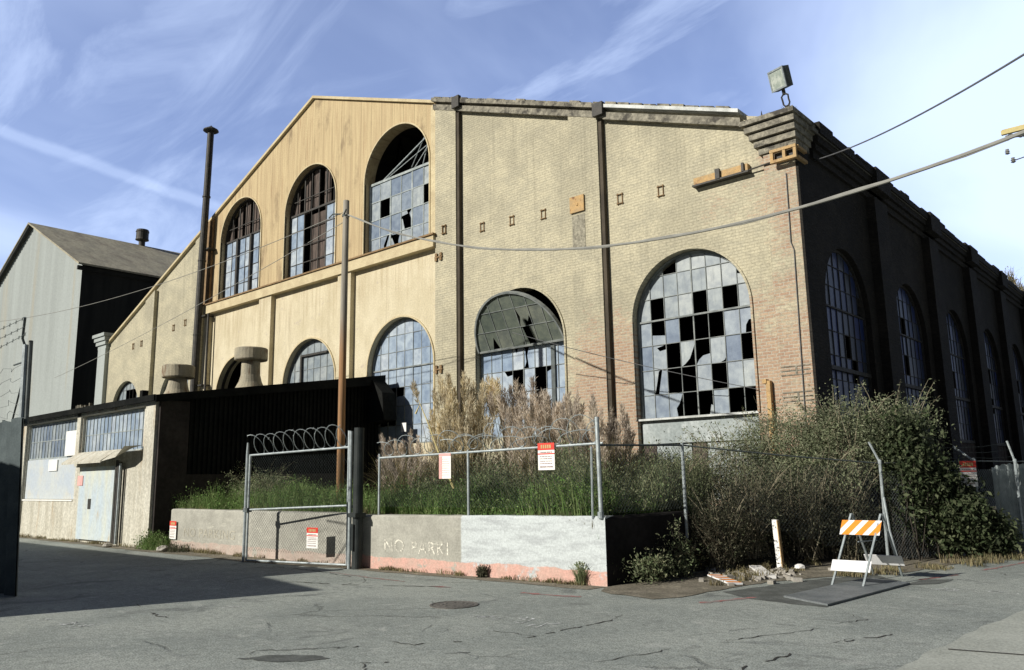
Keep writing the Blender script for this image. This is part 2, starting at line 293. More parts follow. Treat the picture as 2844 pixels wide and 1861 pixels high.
fol('leaf_dry', [(.25, .21, .12), (.33, .28, .17), (.16, .14, .08), (.20, .20, .10)])
fol('leaf_olive', [(.10, .12, .06), (.15, .17, .09), (.22, .23, .15), (.065, .08, .04)])
fol('leaf_bush', [(.13, .155, .085), (.19, .22, .13), (.28, .30, .20), (.085, .105, .058)])
fol('leaf_darkgreen', [(.03, .045, .02), (.05, .07, .032), (.13, .15, .085), (.02, .03, .016)])
fol('leaf_brown', [(.085, .085, .055), (.14, .14, .095), (.055, .055, .038), (.09, .11, .06)])
fol('plume', [(.66, .59, .42), (.78, .71, .53), (.54, .45, .31), (.64, .56, .42)], trans=.35)
fol('plume_pink', [(.58, .50, .43), (.70, .63, .55), (.45, .38, .31), (.62, .55, .48)], trans=.35)
fol('pampas_blade', [(.25, .22, .11), (.36, .31, .17), (.16, .16, .07), (.20, .15, .09)])

# ------------------------------------------------------------------ mesh builder
ORG = {}
class MB:
    def __init__(s): s.v = []; s.f = []
    def add(s, vs, fs):
        o = len(s.v); s.v += [tuple(v) for v in vs]; s.f += [tuple(i+o for i in f) for f in fs]; return s
    def box(s, x0, x1, y0, y1, z0, z1):
        return s.add([(x, y, z) for z in (z0, z1) for y in (y0, y1) for x in (x0, x1)],
                     [(0, 2, 3, 1), (4, 5, 7, 6), (0, 1, 5, 4), (2, 6, 7, 3), (0, 4, 6, 2), (1, 3, 7, 5)])
    def obox(s, c, ax, ay, az):   # centre and three half vectors
        c, ax, ay, az = map(Vector, (c, ax, ay, az))
        return s.add([c+ax*i+ay*j+az*k for k in (-1, 1) for j in (-1, 1) for i in (-1, 1)],
                     [(0, 2, 3, 1), (4, 5, 7, 6), (0, 1, 5, 4), (2, 6, 7, 3), (0, 4, 6, 2), (1, 3, 7, 5)])
    def prism(s, poly, h0, h1, axis='z'):
        n = len(poly); f = {'z': lambda p, h: (p[0], p[1], h), 'y': lambda p, h: (p[0], h, p[1]), 'x': lambda p, h: (h, p[0], p[1])}[axis]
        vs = [f(p, h0) for p in poly]+[f(p, h1) for p in poly]
        fs = [(i, (i+1) % n, n+(i+1) % n, n+i) for i in range(n)]
        tr = tessellate_polygon([[Vector((p[0], p[1], 0)) for p in poly]])
        fs += [tuple(t) for t in tr]+[tuple(n+i for i in reversed(t)) for t in tr]
        return s.add(vs, fs)
    def tube(s, pts, r, n=8, cap=True):
        pts = [Vector(p) for p in pts]; rs = r if isinstance(r, (list, tuple)) else [r]*len(pts); o = []; ref = None
        for i, p in enumerate(pts):
            d = (pts[min(i+1, len(pts)-1)]-pts[max(i-1, 0)]).normalized()
            if ref is None: ref = d.orthogonal().normalized()
            a = (ref-d*ref.dot(d)); a = a.normalized() if a.length > 1e-6 else d.orthogonal().normalized(); ref = a; b = d.cross(a)
            o += [p+(a*math.cos(2*math.pi*k/n)+b*math.sin(2*math.pi*k/n))*rs[i] for k in range(n)]
        fs = [(i*n+k, i*n+(k+1) % n, (i+1)*n+(k+1) % n, (i+1)*n+k) for i in range(len(pts)-1) for k in range(n)]
        if cap: fs += [tuple(reversed(range(n))), tuple((len(pts)-1)*n+k for k in range(n))]
        return s.add(o, fs)
    def lathe(s, c, prof, n=24, axis=None):
        c = Vector(c); vs = []
        for r, z in prof: vs += [c+Vector((r*math.cos(2*math.pi*k/n), r*math.sin(2*math.pi*k/n), z)) for k in range(n)]
        m = len(prof); fs = [(i*n+k, i*n+(k+1) % n, (i+1)*n+(k+1) % n, (i+1)*n+k) for i in range(m-1) for k in range(n)]
        fs += [tuple(reversed(range(n))), tuple((m-1)*n+k for k in range(n))]
        return s.add(vs, fs)
    def build(s, name, mat, parent=None, label=None, smooth=False):
        org = ORG[parent.name] if parent else Vector((0, 0, 0))
        me = bpy.data.meshes.new(name); a = np.array(s.v, dtype=float)-np.array(org)
        me.from_pydata(a.tolist(), [], s.f); me.materials.append(MATS[mat]); me.update()
        if smooth: me.polygons.foreach_set('use_smooth', [True]*len(me.polygons))
        o = bpy.data.objects.new(name, me); COL.objects.link(o)
        if parent: o.parent = parent; ORG[o.name] = org
        else: ORG[o.name] = Vector((0, 0, 0))
        if label: o['label'] = label
        return o
def tag(o, label, cat, group=None, kind=None):
    if label: o['label'] = label
    if cat: o['category'] = cat
    if group: o['group'] = group
    if kind: o['kind'] = kind
    return o
def thing(name, loc, label, cat, group=None):
    o = bpy.data.objects.new(name, None); COL.objects.link(o); o.location = loc; o.empty_display_size = .2; ORG[o.name] = Vector(loc)
    return tag(o, label, cat, group)
def single(mb, name, mat, label, cat, group=None, kind=None, smooth=False):
    """a thing that is one mesh: origin moved to its base"""
    a = np.array(mb.v); loc = Vector(((a[:, 0].min()+a[:, 0].max())/2, (a[:, 1].min()+a[:, 1].max())/2, a[:, 2].min()))
    me = bpy.data.meshes.new(name); me.from_pydata((a-np.array(loc)).tolist(), [], mb.f); me.materials.append(MATS[mat])
    if smooth: me.polygons.foreach_set('use_smooth', [True]*len(me.polygons))
    o = bpy.data.objects.new(name, me); COL.objects.link(o); o.location = loc; ORG[o.name] = loc
    return tag(o, label, cat, group, kind)
def struct(mb, name, mat): return tag(mb.build(name, mat), None, None, kind='structure')
def sag(A, B, c, n=24, ext=None):
    """points of a hanging cable: z = c0 t^2 + c1 t + c2 along A -> B in plan"""
    t1 = ext or 1.0
    return [(A[0]+(B[0]-A[0])*t, A[1]+(B[1]-A[1])*t, c[0]*t*t+c[1]*t+c[2]) for t in [t1*i/n for i in range(n+1)]]

# ------------------------------------------------------------------ walls with arched openings, industrial sash
def arch(cx, w, z0, zs, n=20):
    r = w/2
    return [(cx-r, z0), (cx+r, z0)]+[(cx+r*math.cos(math.pi*i/n), zs+r*math.sin(math.pi*i/n)) for i in range(n+1)]
def front_map(u, z, d): return (u, 18.0+d, z)
def side_map(u, z, d): return (-6.85-d, u, z)
def wall_slab(mb, outer, holes, mp, thick=.5, d0=0.0):
    polys = [outer]+holes; flat = [p for q in polys for p in q]; n = len(flat)
    tr = tessellate_polygon([[Vector((p[0], p[1], 0)) for p in q] for q in polys])
    vs = [mp(p[0], p[1], d0) for p in flat]+[mp(p[0], p[1], d0+thick) for p in flat]
    fs = [tuple(t) for t in tr]+[tuple(n+i for i in reversed(t)) for t in tr]
    o = 0
    for q in polys:
        m = len(q); fs += [(o+i, o+(i+1) % m, n+o+(i+1) % m, n+o+i) for i in range(m)]; o += m
    mb.add(vs, fs)
def clip(poly, win):
    """Sutherland-Hodgman against convex counter-clockwise win"""
    for i in range(len(win)):
        a = win[i]; b = win[(i+1) % len(win)]; o = []
        if (a[0]-b[0])**2+(a[1]-b[1])**2 < 1e-12: continue
        side = lambda p: (b[0]-a[0])*(p[1]-a[1])-(b[1]-a[1])*(p[0]-a[0])
        for j in range(len(poly)):
            p = poly[j]; q = poly[(j+1) % len(poly)]; sp, sq = side(p), side(q)
            if sp >= 0: o.append(p)
            if (sp >= 0) != (sq >= 0):
                t = sp/(sp-sq); o.append((p[0]+(q[0]-p[0])*t, p[1]+(q[1]-p[1])*t))
        poly = o
        if len(poly) < 3: return []
    return poly
def halfw(cx, r, zs, z): return r if z <= zs else (math.sqrt(max(r*r-(z-zs)**2, 0)))
def sash(parent, mp, cx, w, z0, zs, cols, rb, ra, dh, broken=(), partial={}, glass='glass_dusty', glass2=None, depth=.24,
         frame='muntin', heavy=(), name='window', skip_above=False, arch_only=False, label=None, bar=.017, cross=.045, tilt=None):
    r = w/2; rf = r-.03; fr = MB(); gl = MB(); gl2 = MB()
    mp0 = mp
    if tilt:                                  # arch sash swung outward about the crossbar
        mp = lambda u, z, d: mp0(u, zs+(z-zs)*math.cos(tilt)+(d-depth)*math.sin(tilt), depth-(z-zs)*math.sin(tilt)+(d-depth)*math.cos(tilt))
    win = arch(cx, w-.06, z0, zs, 28)
    # outer frame ring
    if not arch_only:
        P = [(cx-r, z0), (cx+r, z0)]
    zb = zs if arch_only else z0
    ring_o = [(cx+r*.995, zb)]+[(cx+r*.995*math.cos(math.pi*i/28), zs+r*.995*math.sin(math.pi*i/28)) for i in range(29)]+[(cx-r*.995, zb)]
    ri_ = r-.065
    ring_i = [(cx+ri_, zb)]+[(cx+ri_*math.cos(math.pi*i/28), zs+ri_*math.sin(math.pi*i/28)) for i in range(29)]+[(cx-ri_, zb)]
    if skip_above:
        ring_o = [(cx+r*.995, zb), (cx+r*.995, zs), (cx+r*.995, zs)][:2]; ring_i = [(cx+ri_, zb), (cx+ri_, zs)]
    def rings(ro, rin):
        m = len(ro)
        vs = [mp(*p, depth-.06) for p in ro]+[mp(*p, depth-.06) for p in rin]+[mp(*p, depth+.06) for p in rin]+[mp(*p, depth+.06) for p in ro]
        fs = []
        for i in range(m-1):
            for a in range(4): fs.append((a*m+i, a*m+i+1, ((a+1) % 4)*m+i+1, ((a+1) % 4)*m+i))
        fr.add(vs, fs)
    rings(ring_o, ring_i)
    if skip_above: rings([(cx-ri_, zb), (cx-ri_, zs)], [(cx-r*.995, zb), (cx-r*.995, zs)])
    def bar_(u0, u1, za, zb_, t):  # local box
        vs = [mp(u, z, depth+dd) for dd in (-t, t) for z in (za, zb_) for u in (u0, u1)]
        fr.add(vs, [(0, 1, 3, 2), (4, 6, 7, 5), (0, 4, 5, 1), (2, 3, 7, 6), (0, 2, 6, 4), (1, 5, 7, 3)])
    cw = w/cols; us = [cx-r+cw*i for i in range(cols+1)]
    dzb = (zs-z0)/rb if rb else 0
    zl = [z0+dzb*i for i in range(rb+1)]; zh = [] if skip_above else [zs+dh*i for i in range(1, ra+1)]
    if arch_only: zl = [zs]
    ztop = lambda u: zs if skip_above else zs+math.sqrt(max(ri_**2-(u-cx)**2, 0))
    for i in range(1, cols):
        b = bar*(2.0 if i in heavy else 1)
        zt = ztop(us[i])
        if zt > zl[0]+.02: bar_(us[i]-b/2, us[i]+b/2, zl[0], zt, .02)
    for z in zl[1:-1]+zh:
        h = halfw(cx, ri_, zs, z)
        if h > .05: bar_(cx-h, cx+h, z-bar/2, z+bar/2, .018)
    bar_(cx-ri_, cx+ri_, zs-cross/2, zs+cross/2, .045)
    if not arch_only: bar_(cx-ri_, cx+ri_, z0, z0+.05, .05)
    rows = []
    if not arch_only: rows += [(-(rb-k), zl[k], zl[k+1]) for k in range(rb)]     # -1 = row just under the crossbar
    zz_ = [zs]+zh+[zs+r]
    if not skip_above: rows += [(k+1, zz_[k], zz_[k+1]) for k in range(len(zz_)-1)]
    for row, a, b_ in rows:
        for c in range(cols):
            if (c, row) in broken: continue
            u0_, u1_ = us[c]+bar/2, us[c+1]-bar/2; za, zb2 = a+bar/2, b_-bar/2
            cell = [(u0_, za), (u1_, za), (u1_, zb2), (u0_, zb2)]
            pp = partial.get((c, row))
            pieces = [cell] if pp is None else [[(u0_+(u1_-u0_)*p[0], za+(zb2-za)*p[1]) for p in q] for q in pp]
            t = [random.uniform(-.006, .006) for _ in range(3)]
            for q in pieces:
                q = clip(q, win)
                if len(q) < 3: continue
                vs = [mp(p[0], p[1], depth+t[0]+t[1]*(p[0]-u0_)/cw+t[2]*(p[1]-za)/.6) for p in q]
                (gl2 if (glass2 and row > 0) else gl).add(vs, [tuple(range(len(q)))])
    f = fr.build(name, frame, parent, label)
    if gl.v: gl.build('pane', glass, f)
    if gl2.v: gl2.build('pane', glass2, f)
    return f

# ------------------------------------------------------------------ ground
def sheet(poly, z, sub=None):
    mb = MB(); tr = tessellate_polygon([[Vector((p[0], p[1], 0)) for p in poly]])
    mb.add([(p[0], p[1], z) for p in poly], [tuple(t) if (Vector((*poly[t[1]], 0))-Vector((*poly[t[0]], 0))).cross(Vector((*poly[t[2]], 0))-Vector((*poly[t[0]], 0))).z > 0 else tuple(reversed(t)) for t in tr]); return mb
def ragged(poly, amp=.06, step=.25):
    o = []
    for i in range(len(poly)):
        a = Vector(poly[i]); b = Vector(poly[(i+1) % len(poly)]); n = max(1, int((b-a).length/step))
        for k in range(n):
            p = a.lerp(b, k/n); o.append((p.x+random.uniform(-amp, amp), p.y+random.uniform(-amp, amp)))
    return o
struct(sheet([(-900, -900), (900, -900), (900, 1500), (-900, 1500)], 0), 'road', 'asphalt')
def yard_h(x, y):
    xl = -7.62+max(0, y-12.6)*.62
    wd = .06+max(0, min(y-12.6, 3))*.8
    t = max(0, min(1, (xl-x)/wd)); t = t*t*(3-2*t)
    return -.12+t*(1.08-(.12 if y < 12.6 else .2*min(1, (y-12.6)/3)) + .06*math.sin(x*1.3)*math.cos(y*1.1))
mb = MB(); xs = [-22+.24*i for i in range(int(22/.24))]+[0.2]; ys = [10.70+.25*i for i in range(60)]+[25.7+1.5*i for i in range(26)]
vs = [(x, y, yard_h(x, y)+random.uniform(-.02, .02)) for y in ys for x in xs]; nx = len(xs)
mb.add(vs, [(j*nx+i, j*nx+i+1, (j+1)*nx+i+1, (j+1)*nx+i) for j in range(len(ys)-1) for i in range(nx-1)])
struct(mb, 'yard_ground', 'yard_soil')
struct(sheet(ragged([(-7.5, 10.4), (-7.3, 10.02), (-6.7, 9.88), (-6.25, 9.80), (-5.98, 10.24), (-5.86, 11.4), (-5.69, 12.4), (-5.24, 13.42), (-4.38, 14.85), (-3.92, 17.22), (-3.51, 19.7), (-2.2, 27), (.8, 45), (-4, 48), (-5, 30), (-5.6, 18), (-7.2, 13), (-7.4, 11)], .05), .008), 'dirt_verge', 'dirt')
struct(sheet(ragged([(-32.8, 9.75), (-24, 9.55), (-21.6, 9.5), (-18, 9.6), (-16.3, 9.45), (-13.4, 9.85), (-10.3, 10.02), (-7.5, 10.12), (-7.5, 10.5), (-10, 10.35), (-13, 10.2), (-21, 10.3), (-32.8, 10.1)], .05, .4), .006), 'gutter_soil', 'dirt')
struct(sheet(ragged([(-2.42, 7.2), (-2.36, 8.0), (-2.33, 9.0), (-2.26, 10.05), (-2.12, 11.6), (-1.9, 13.5), (3, 13.5), (3, 5.5), (-2.6, 5.5)], .03), .014), 'pavement', 'slab_concrete')
mb = sheet([(-2.25, 8.60), (1, 9.32), (1, 9.36), (-2.25, 8.64)], .018); struct(mb, 'pavement_joint', 'crack_fill')
def ribbon(pts, w, z, amp=.02, step=.12, gaps=0.0):
    mb = MB(); P = []
    for i in range(len(pts)-1):
        a, b = Vector(pts[i]), Vector(pts[i+1]); n = max(1, int((b-a).length/step))
        for k in range(n): P.append(a.lerp(b, k/n)+Vector((random.uniform(-amp, amp), random.uniform(-amp, amp))))
    P.append(Vector(pts[-1])); vs = []
    for i, p in enumerate(P):
        d = (P[min(i+1, len(P)-1)]-P[max(i-1, 0)]).normalized(); n_ = Vector((-d.y, d.x)); ww = w/2*random.uniform(.35, 1.2)
        if i in (0, len(P)-1): ww = .003
        vs += [(p.x+n_.x*ww, p.y+n_.y*ww, z), (p.x-n_.x*ww, p.y-n_.y*ww, z)]
    on = True; fs = []
    for i in range(len(P)-1):
        if random.random() < gaps: on = not on
        if on or gaps == 0: fs.append((2*i, 2*i+1, 2*i+3, 2*i+2))
    mb.add(vs, fs or [(0, 1, 3, 2)]); return mb
cr = MB()
for pts, w in (([(-6.92, 5.29), (-6.98, 5.71), (-6.55, 5.79), (-6.35, 6.05), (-5.84, 6.84), (-5.74, 8.17)], .035), ([(-6.3, 4.9), (-6.16, 5.04), (-6.07, 5.31), (-5.97, 5.69)], .05),
               ([(-3.44, 6.75), (-3.24, 8.26), (-2.85, 9.23), (-2.46, 9.72)], .03), ([(-7.6, 4.6), (-7.3, 4.9), (-7.0, 5.3)], .03), ([(-12.2, 8.1), (-11.2, 8.35), (-10.2, 8.8), (-9.6, 9.1)], .06),
               ([(-11.9, 5.3), (-10.6, 5.0), (-9.9, 5.05)], .03), ([(-15.5, 9.3), (-13.5, 9.35), (-12, 9.1)], .035), ([(-4.6, 6.2), (-4.2, 7.6), (-3.7, 8.8), (-3.4, 9.9)], .02)):
    q = ribbon(pts, w*.8, .005, .035, .07, .16); cr.add(q.v, q.f)
    for _ in range(2):     # side branches
        a_ = Vector(random.choice(pts)); an = random.uniform(0, 6.28); l_ = random.uniform(.2, .6); q = ribbon([a_, a_+Vector((math.cos(an), math.sin(an)))*l_], w*.35, .0048, .03, .06, .2); cr.add(q.v, q.f)
struct(cr, 'road_crack', 'crack_fill')
rl = MB()
for pts, w in (([(-9.86, 9.04), (-8.65, 9.26), (-7.48, 9.35), (-6.7, 9.63), (-5.83, 9.67), (-5.5, 9.99), (-5.16, 10.8)], .13), ([(-3.95, 13.9), (-3.61, 14.99), (-3.13, 17.44), (-2.4, 22)], .09), ([(-13, 9.35), (-11.5, 9.2), (-10.4, 9.2)], .06)):
    q = ribbon(pts, w, .0045, .012, .08, .07); rl.add(q.v, q.f)
struct(rl, 'road_marking', 'red_line')
ch = MB()
def stroke(pts, w=.02, z=.0042): q = ribbon(pts, w, z, .006, .05); ch.add(q.v, q.f)
for cx_, cy_, s, n in ((-6.75, 7.5, .5, 9), (-3.0, 13.05, .45, 8), (-11.0, 3.95, .55, 8), (-10.6, 6.0, .18, 2)):
    for i in range(n):
        a = random.uniform(0, 6.28); x = cx_+random.uniform(-s, s); y = cy_+random.uniform(-.12, .12)*s*2
        stroke([(x, y), (x+.16*math.cos(a), y+.1*math.sin(a)), (x+.2*math.cos(a+.9), y+.16*math.sin(a+.9)), (x+.05, y+.12)], random.uniform(.012, .035))
struct(ch, 'chalk_marking', 'chalk')
pt = MB()
q = sheet(ragged([(-7.42, 4.30), (-7.25, 4.62), (-6.95, 4.82), (-6.7, 4.85), (-6.8, 4.6), (-7.1, 4.38)], .03, .08), .0046); pt.add(q.v, q.f)
q = sheet(ragged([(-5.75, 11.0), (-5.16, 10.6), (-4.1, 10.45), (-4.15, 13.6), (-4.7, 14.2), (-5.2, 13.3)], .05, .2), .0042); pt.add(q.v, q.f)
q = sheet(ragged([(-4.0, 12.9), (-3.6, 13.6), (-3.5, 14.2), (-3.9, 14.0)], .05, .2), .0042); pt.add(q.v, q.f)
struct(pt, 'road_patch', 'asphalt_dark')
mb = MB(); mb.lathe((-8.12, 7.88, 0), [(.33, 0), (.33, .010), (.30, .011), (.295, .006), (.27, .006), (.26, .011), (.02, .012)], 32)
for i in range(8):
    a = i*math.pi/4; mb.box(-8.12+.16*math.cos(a)-.02, -8.12+.16*math.cos(a)+.02, 7.88+.16*math.sin(a)-.02, 7.88+.16*math.sin(a)+.02, .010, .015)
single(mb, 'manhole_cover', 'cast_iron', 'dark round manhole cover sunk in the road in front of the white painted wall', 'manhole cover')
mb = MB(); a, b, c, d = (-4.10, 10.55), (-3.89, 13.27), (-4.62, 13.55), (-4.85, 10.95)
mb.prism([a, b, c, d], .008, .032)
single(mb, 'steel_plate', 'plate_steel', 'grey steel plate lying on the road under the striped barricade', 'steel plate')

# ------------------------------------------------------------------ the brick machine shop
B = thing('brick_building', (-26.7, 18, 0), 'huge derelict yellow brick hall with a gabled front and rows of broken arched windows', 'building')
XR, XL, XM, ZR = -6.85, -46.7, -26.7, 17.45
def roofz(x): return ZR-(.372 if x > XM else .417)*abs(x-XM)
H = []
BAY = dict(cx=-15.72, w=3.55, z0=2.9, zs=5.62); BIG = dict(cx=-9.93, w=3.36, z0=3.12, zs=5.74)
LR = dict(cx=-21.2, w=3.5, z0=2.9, zs=5.56); LM = dict(cx=-26.65, w=3.5, z0=2.9, zs=5.5); LL = dict(cx=-32.05, w=3.5, z0=2.9, zs=5.45)
UR = dict(cx=-21.45, w=3.6, z0=9.87, zs=12.73); UM = dict(cx=-26.83, w=3.56, z0=9.87, zs=12.73); UL = dict(cx=-32.22, w=3.46, z0=9.87, zs=12.73)
FL1 = dict(cx=-37.8, w=3.3, z0=2.9, zs=5.6); FL2 = dict(cx=-43.4, w=3.3, z0=2.9, zs=5.5)
A_ = lambda d, z0=None: arch(d['cx'], d['w'], z0 if z0 is not None else d['z0'], d['zs'], 28)
mb = MB(); wall_slab(mb, [(-19.25, 0), (XR, 0), (XR, roofz(XR)), (-19.25, roofz(-19.25))], [A_(BAY), A_(BIG, 1.1)], front_map); mb.build('wall', 'front_brick', B, 'patchy tan brick front wall showing through old paint')
mb = MB(); wall_slab(mb, [(XL, 0), (-34.8, 0), (-34.8, roofz(-34.8)), (XL, roofz(XL))], [A_(FL1), A_(FL2)], front_map); mb.build('wall', 'front_brick', B)
mb = MB(); wall_slab(mb, [(-34.8, 0), (-19.25, 0), (-19.25, 9.45), (-34.8, 9.45)], [A_(LR), A_(LM), A_(LL)], front_map); mb.build('wall', 'plaster', B, 'smooth cream plastered lower wall')
mb = MB(); wall_slab(mb, [(-34.8, 9.45), (-19.25, 9.45), (-19.25, roofz(-19.25)-.05), (XM, ZR-.05), (-34.8, roofz(-34.8)-.05)], [A_(UR), A_(UM), A_(UL)], front_map, .45, -.03); mb.build('gable_panel', 'gable_boards', B, 'stained yellow boarded gable')
# side wall
SW = [dict(cx=20.7+5.4*i, w=3.2, z0=1.5, zs=5.75) for i in range(8)]
mb = MB(); wall_slab(mb, [(18.5, -.2), (62, -.2), (62, 10.0), (18.5, 10.0)], [A_(s) for s in SW], side_map); mb.build('wall', 'side_brick', B, 'dark brown brick side wall with shade painted into its colour')
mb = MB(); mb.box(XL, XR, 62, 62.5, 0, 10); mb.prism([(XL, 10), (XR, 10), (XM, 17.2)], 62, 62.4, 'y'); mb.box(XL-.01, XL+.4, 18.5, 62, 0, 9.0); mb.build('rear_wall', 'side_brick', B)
mb = MB(); mb.box(XL+.5, XR-.6, 18.6, 61.8, .99, 1.02); mb.build('floor', 'interior', B)
# roof slabs
mb = MB()
for xe in (XR+.25, XL-.2):
    ze = roofz(xe); a = (XM, ZR-.12); b = (xe, ze-.12)
    mb.prism([(a[0], a[1]), (b[0], b[1]), (b[0], b[1]+.10), (a[0], a[1]+.10)], 18.52, 62.6, 'y')
mb.build('roof', 'roof_grey', B)
mb = MB()
for i in range(9):
    y = 22+5*i; mb.box(XL+.8, XR-.8, y-.12, y+.12, 9.2, 9.45)
    for x in range(-44, -8, 4):
        mb.tube([(x, y, 9.4), (x+2, y, roofz(x+2)-.5), (x+4, y, 9.4)], .06, 5)
mb.build('roof_truss', 'interior', B)
# copings
mb = MB()
def slope_bar(mb, x0, x1, up0, up1, y0, y1):
    mb.prism([(x0, roofz(x0)+up0), (x1, roofz(x1)+up0), (x1, roofz(x1)+up1), (x0, roofz(x0)+up1)], y0, y1, 'y')
slope_bar(mb, -19.3, -12.2, -.02, .12, 17.72, 18.6); slope_bar(mb, -19.3, -12.2, -.30, -.10, 17.80, 18.02); slope_bar(mb, -12.2, -8.1, -.34, -.12, 17.80, 18.02)
for i in range(26):
    x = -19.2+.42*i; h = random.uniform(.02, .07); slope_bar(mb, x, x+.36, .1, .12+h, 17.75, 18.5)
mb.build('coping', 'coping', B, 'dark weathered brick coping on the right slope')
mb = MB(); slope_bar(mb, -12.2, -8.1, .0, .10, 17.72, 18.6); mb.build('flashing', 'flashing', B, 'pale metal flashing along the lower right slope')
mb = MB(); slope_bar(mb, XL-.1, XM, -.03, .09, 17.85, 18.6); slope_bar(mb, XM, -19.3, -.03, .08, 17.85, 18.6); mb.build('coping', 'trim', B)
# ledge, trims
mb = MB(); mb.box(-34.85, -19.2, 17.72, 18.0, 9.42, 9.82); mb.build('ledge', 'trim', B)
mb = MB(); mb.box(-34.9, -19.15, 17.66, 17.98, 9.822, 9.88); mb.build('ledge_cap', 'rust_trim', B)
mb = MB(); mb.box(-19.52, -19.46, 17.9, 17.97, 9.9, 14.6); mb.box(-19.44, -19.22, 17.86, 17.97, 9.9, 14.62); mb.build('corner_trim', 'trim', B)
mb = MB(); mb.box(-35.05, -34.72, 17.80, 17.97, 9.9, 13.95); mb.box(-34.68, -34.6, 17.84, 17.95, 9.9, 14.0); mb.build('corner_trim', 'rust_trim', B)
# pilasters
def pil(x0, x1, zt, d, mat, z0=0, slope=False):
    mb = MB(); mb.prism([(x0, z0), (x1, z0), (x1, roofz(x1)-.3 if slope else zt), (x0, roofz(x0)-.3 if slope else zt)], 18-d, 18.05, 'y'); return mb.build('pilaster', mat, B)
pil(-19.2, -18.2, 0, .18, 'front_brick', slope=True); pil(-13.45, -12.42, 0, .18, 'front_brick', slope=True)
pil(-41.2, -40.2, 0, .2, 'front_brick', slope=True); pil(-36.1, -35.3, 0, .2, 'front_brick', slope=True)
pil(-24.6, -23.8, 9.418, .2, 'plaster'); pil(-30.15, -29.22, 9.418, .2, 'plaster'); pil(-34.84, -34.45, 9.418, .2, 'plaster')
mb = MB(); mb.prism([(-7.62, 0), (XR, 0), (XR, 9.3), (-7.62, 9.3)], 17.9, 18.55, 'y'); mb.build('pilaster', 'front_brick', B)
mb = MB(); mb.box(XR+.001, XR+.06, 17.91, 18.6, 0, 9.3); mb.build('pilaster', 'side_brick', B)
# dark scuppers at the coping and a dark brown strip beside two pilasters
mb = MB(); mb.box(-18.23, -17.9, 17.66, 17.79, 14.02, 14.42); mb.build('scupper', 'dark_steel', B); MB().box(-12.46, -12.12, 17.66, 17.79, 11.82, 12.2).build('scupper', 'dark_steel', B)
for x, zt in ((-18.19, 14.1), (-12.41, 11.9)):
    MB().box(x, x+.11, 17.86, 17.995, .95, zt).build('pilaster_strip', 'strip_brown', B, 'dark brown strip beside the pilaster')
# corner corbels
mb = MB()
for i, (z0, z1, ex) in enumerate(((9.32, 9.46, .05), (9.50, 9.64, .13), (9.68, 9.82, .21), (9.86, 10.0, .29), (10.04, 10.16, .37))):
    mb.box(-7.66-ex*.95, XR+.06+ex*.35, 17.9-ex, 18.6+ex, z0, z1)
    if i < 4: mb.box(-7.6-ex*.7, XR+.05+ex*.3, 17.93-ex*.7, 18.6+ex*.6, z1-.002, z1+.042)
mb.build('corbel', 'coping', B, 'stepped brick corbel at the street corner')
mb = MB()
for i, (z0, z1, ex) in enumerate(((9.2, 9.4, .05), (9.42, 9.62, .14), (9.64, 9.84, .22), (9.86, 10.04, .30))):
    mb.box(-46.9-ex, -45.9+ex, 17.85-ex, 18.6, z0, z1)
mb.box(-46.9, -45.9, 17.8, 18.6, 0, 9.2); mb.build('pilaster', 'grey_cladding', B)
# side pilasters, cornice with broken top
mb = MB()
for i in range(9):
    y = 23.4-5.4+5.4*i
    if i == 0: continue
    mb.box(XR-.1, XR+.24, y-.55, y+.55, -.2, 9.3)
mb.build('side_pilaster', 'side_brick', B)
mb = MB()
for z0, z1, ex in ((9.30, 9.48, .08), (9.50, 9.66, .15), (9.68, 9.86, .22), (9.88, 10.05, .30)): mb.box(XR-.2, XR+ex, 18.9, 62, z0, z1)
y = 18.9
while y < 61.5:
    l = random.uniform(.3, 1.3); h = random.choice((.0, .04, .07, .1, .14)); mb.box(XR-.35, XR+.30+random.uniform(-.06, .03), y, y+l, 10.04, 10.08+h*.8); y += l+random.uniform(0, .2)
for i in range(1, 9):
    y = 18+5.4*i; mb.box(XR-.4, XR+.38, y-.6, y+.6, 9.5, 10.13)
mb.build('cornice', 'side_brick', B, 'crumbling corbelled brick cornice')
# tie plates
def plate_(x, z, y=17.97, w=.075, h=.17):
    mb = MB()
    for s in (-1, 1): mb.box(x+s*w-.011, x+s*w+.011, y-.02, y+.02, z-h, z+h)
    mb.box(x-w-.03, x+w+.03, y-.04, y+.02, z+h-.05, z+h-.03); mb.box(x-w-.03, x+w+.03, y-.04, y+.02, z-h+.03, z-h+.05)
    return mb
for x, z, y in ((-18.74, 9.91, 17.79), (-17.16, 9.68, 17.99), (-15.88, 9.60, 17.99), (-14.61, 9.50, 17.99), (-11.85, 9.29, 17.99), (-10.55, 9.18, 17.99), (-38.28, 9.31, 17.99), (-37.09, 9.4, 17.99), (-42.78, 8.94, 17.99), (-41.8, 8.97, 17.99)):
    plate_(x, z, y).build('anchor_plate', 'rust_trim', B)
for z in (9.02, 5.23):
    mb = MB()
    mb.box(-19.19, -18.82, 17.77, 17.80, z-.02, z+.02)
    for dx in (-.12, .1): mb.box(-19.0+dx-.05, -19.0+dx+.05, 17.76, 17.80, z-.13, z-.03); mb.box(-19.0+dx-.04, -19.0+dx+.06, 17.76, 17.80, z+.03, z+.13)
    mb.build('anchor_plate', 'rust_trim', B)
mb = MB(); mb.box(-13.44, -12.94, 17.76, 17.80, 9.18, 9.66); mb.box(-13.2, -13.14, 17.74, 17.76, 9.37, 9.43); mb.build('bearing_plate', 'rust_orange', B, 'square orange rusty plate on the pilaster')
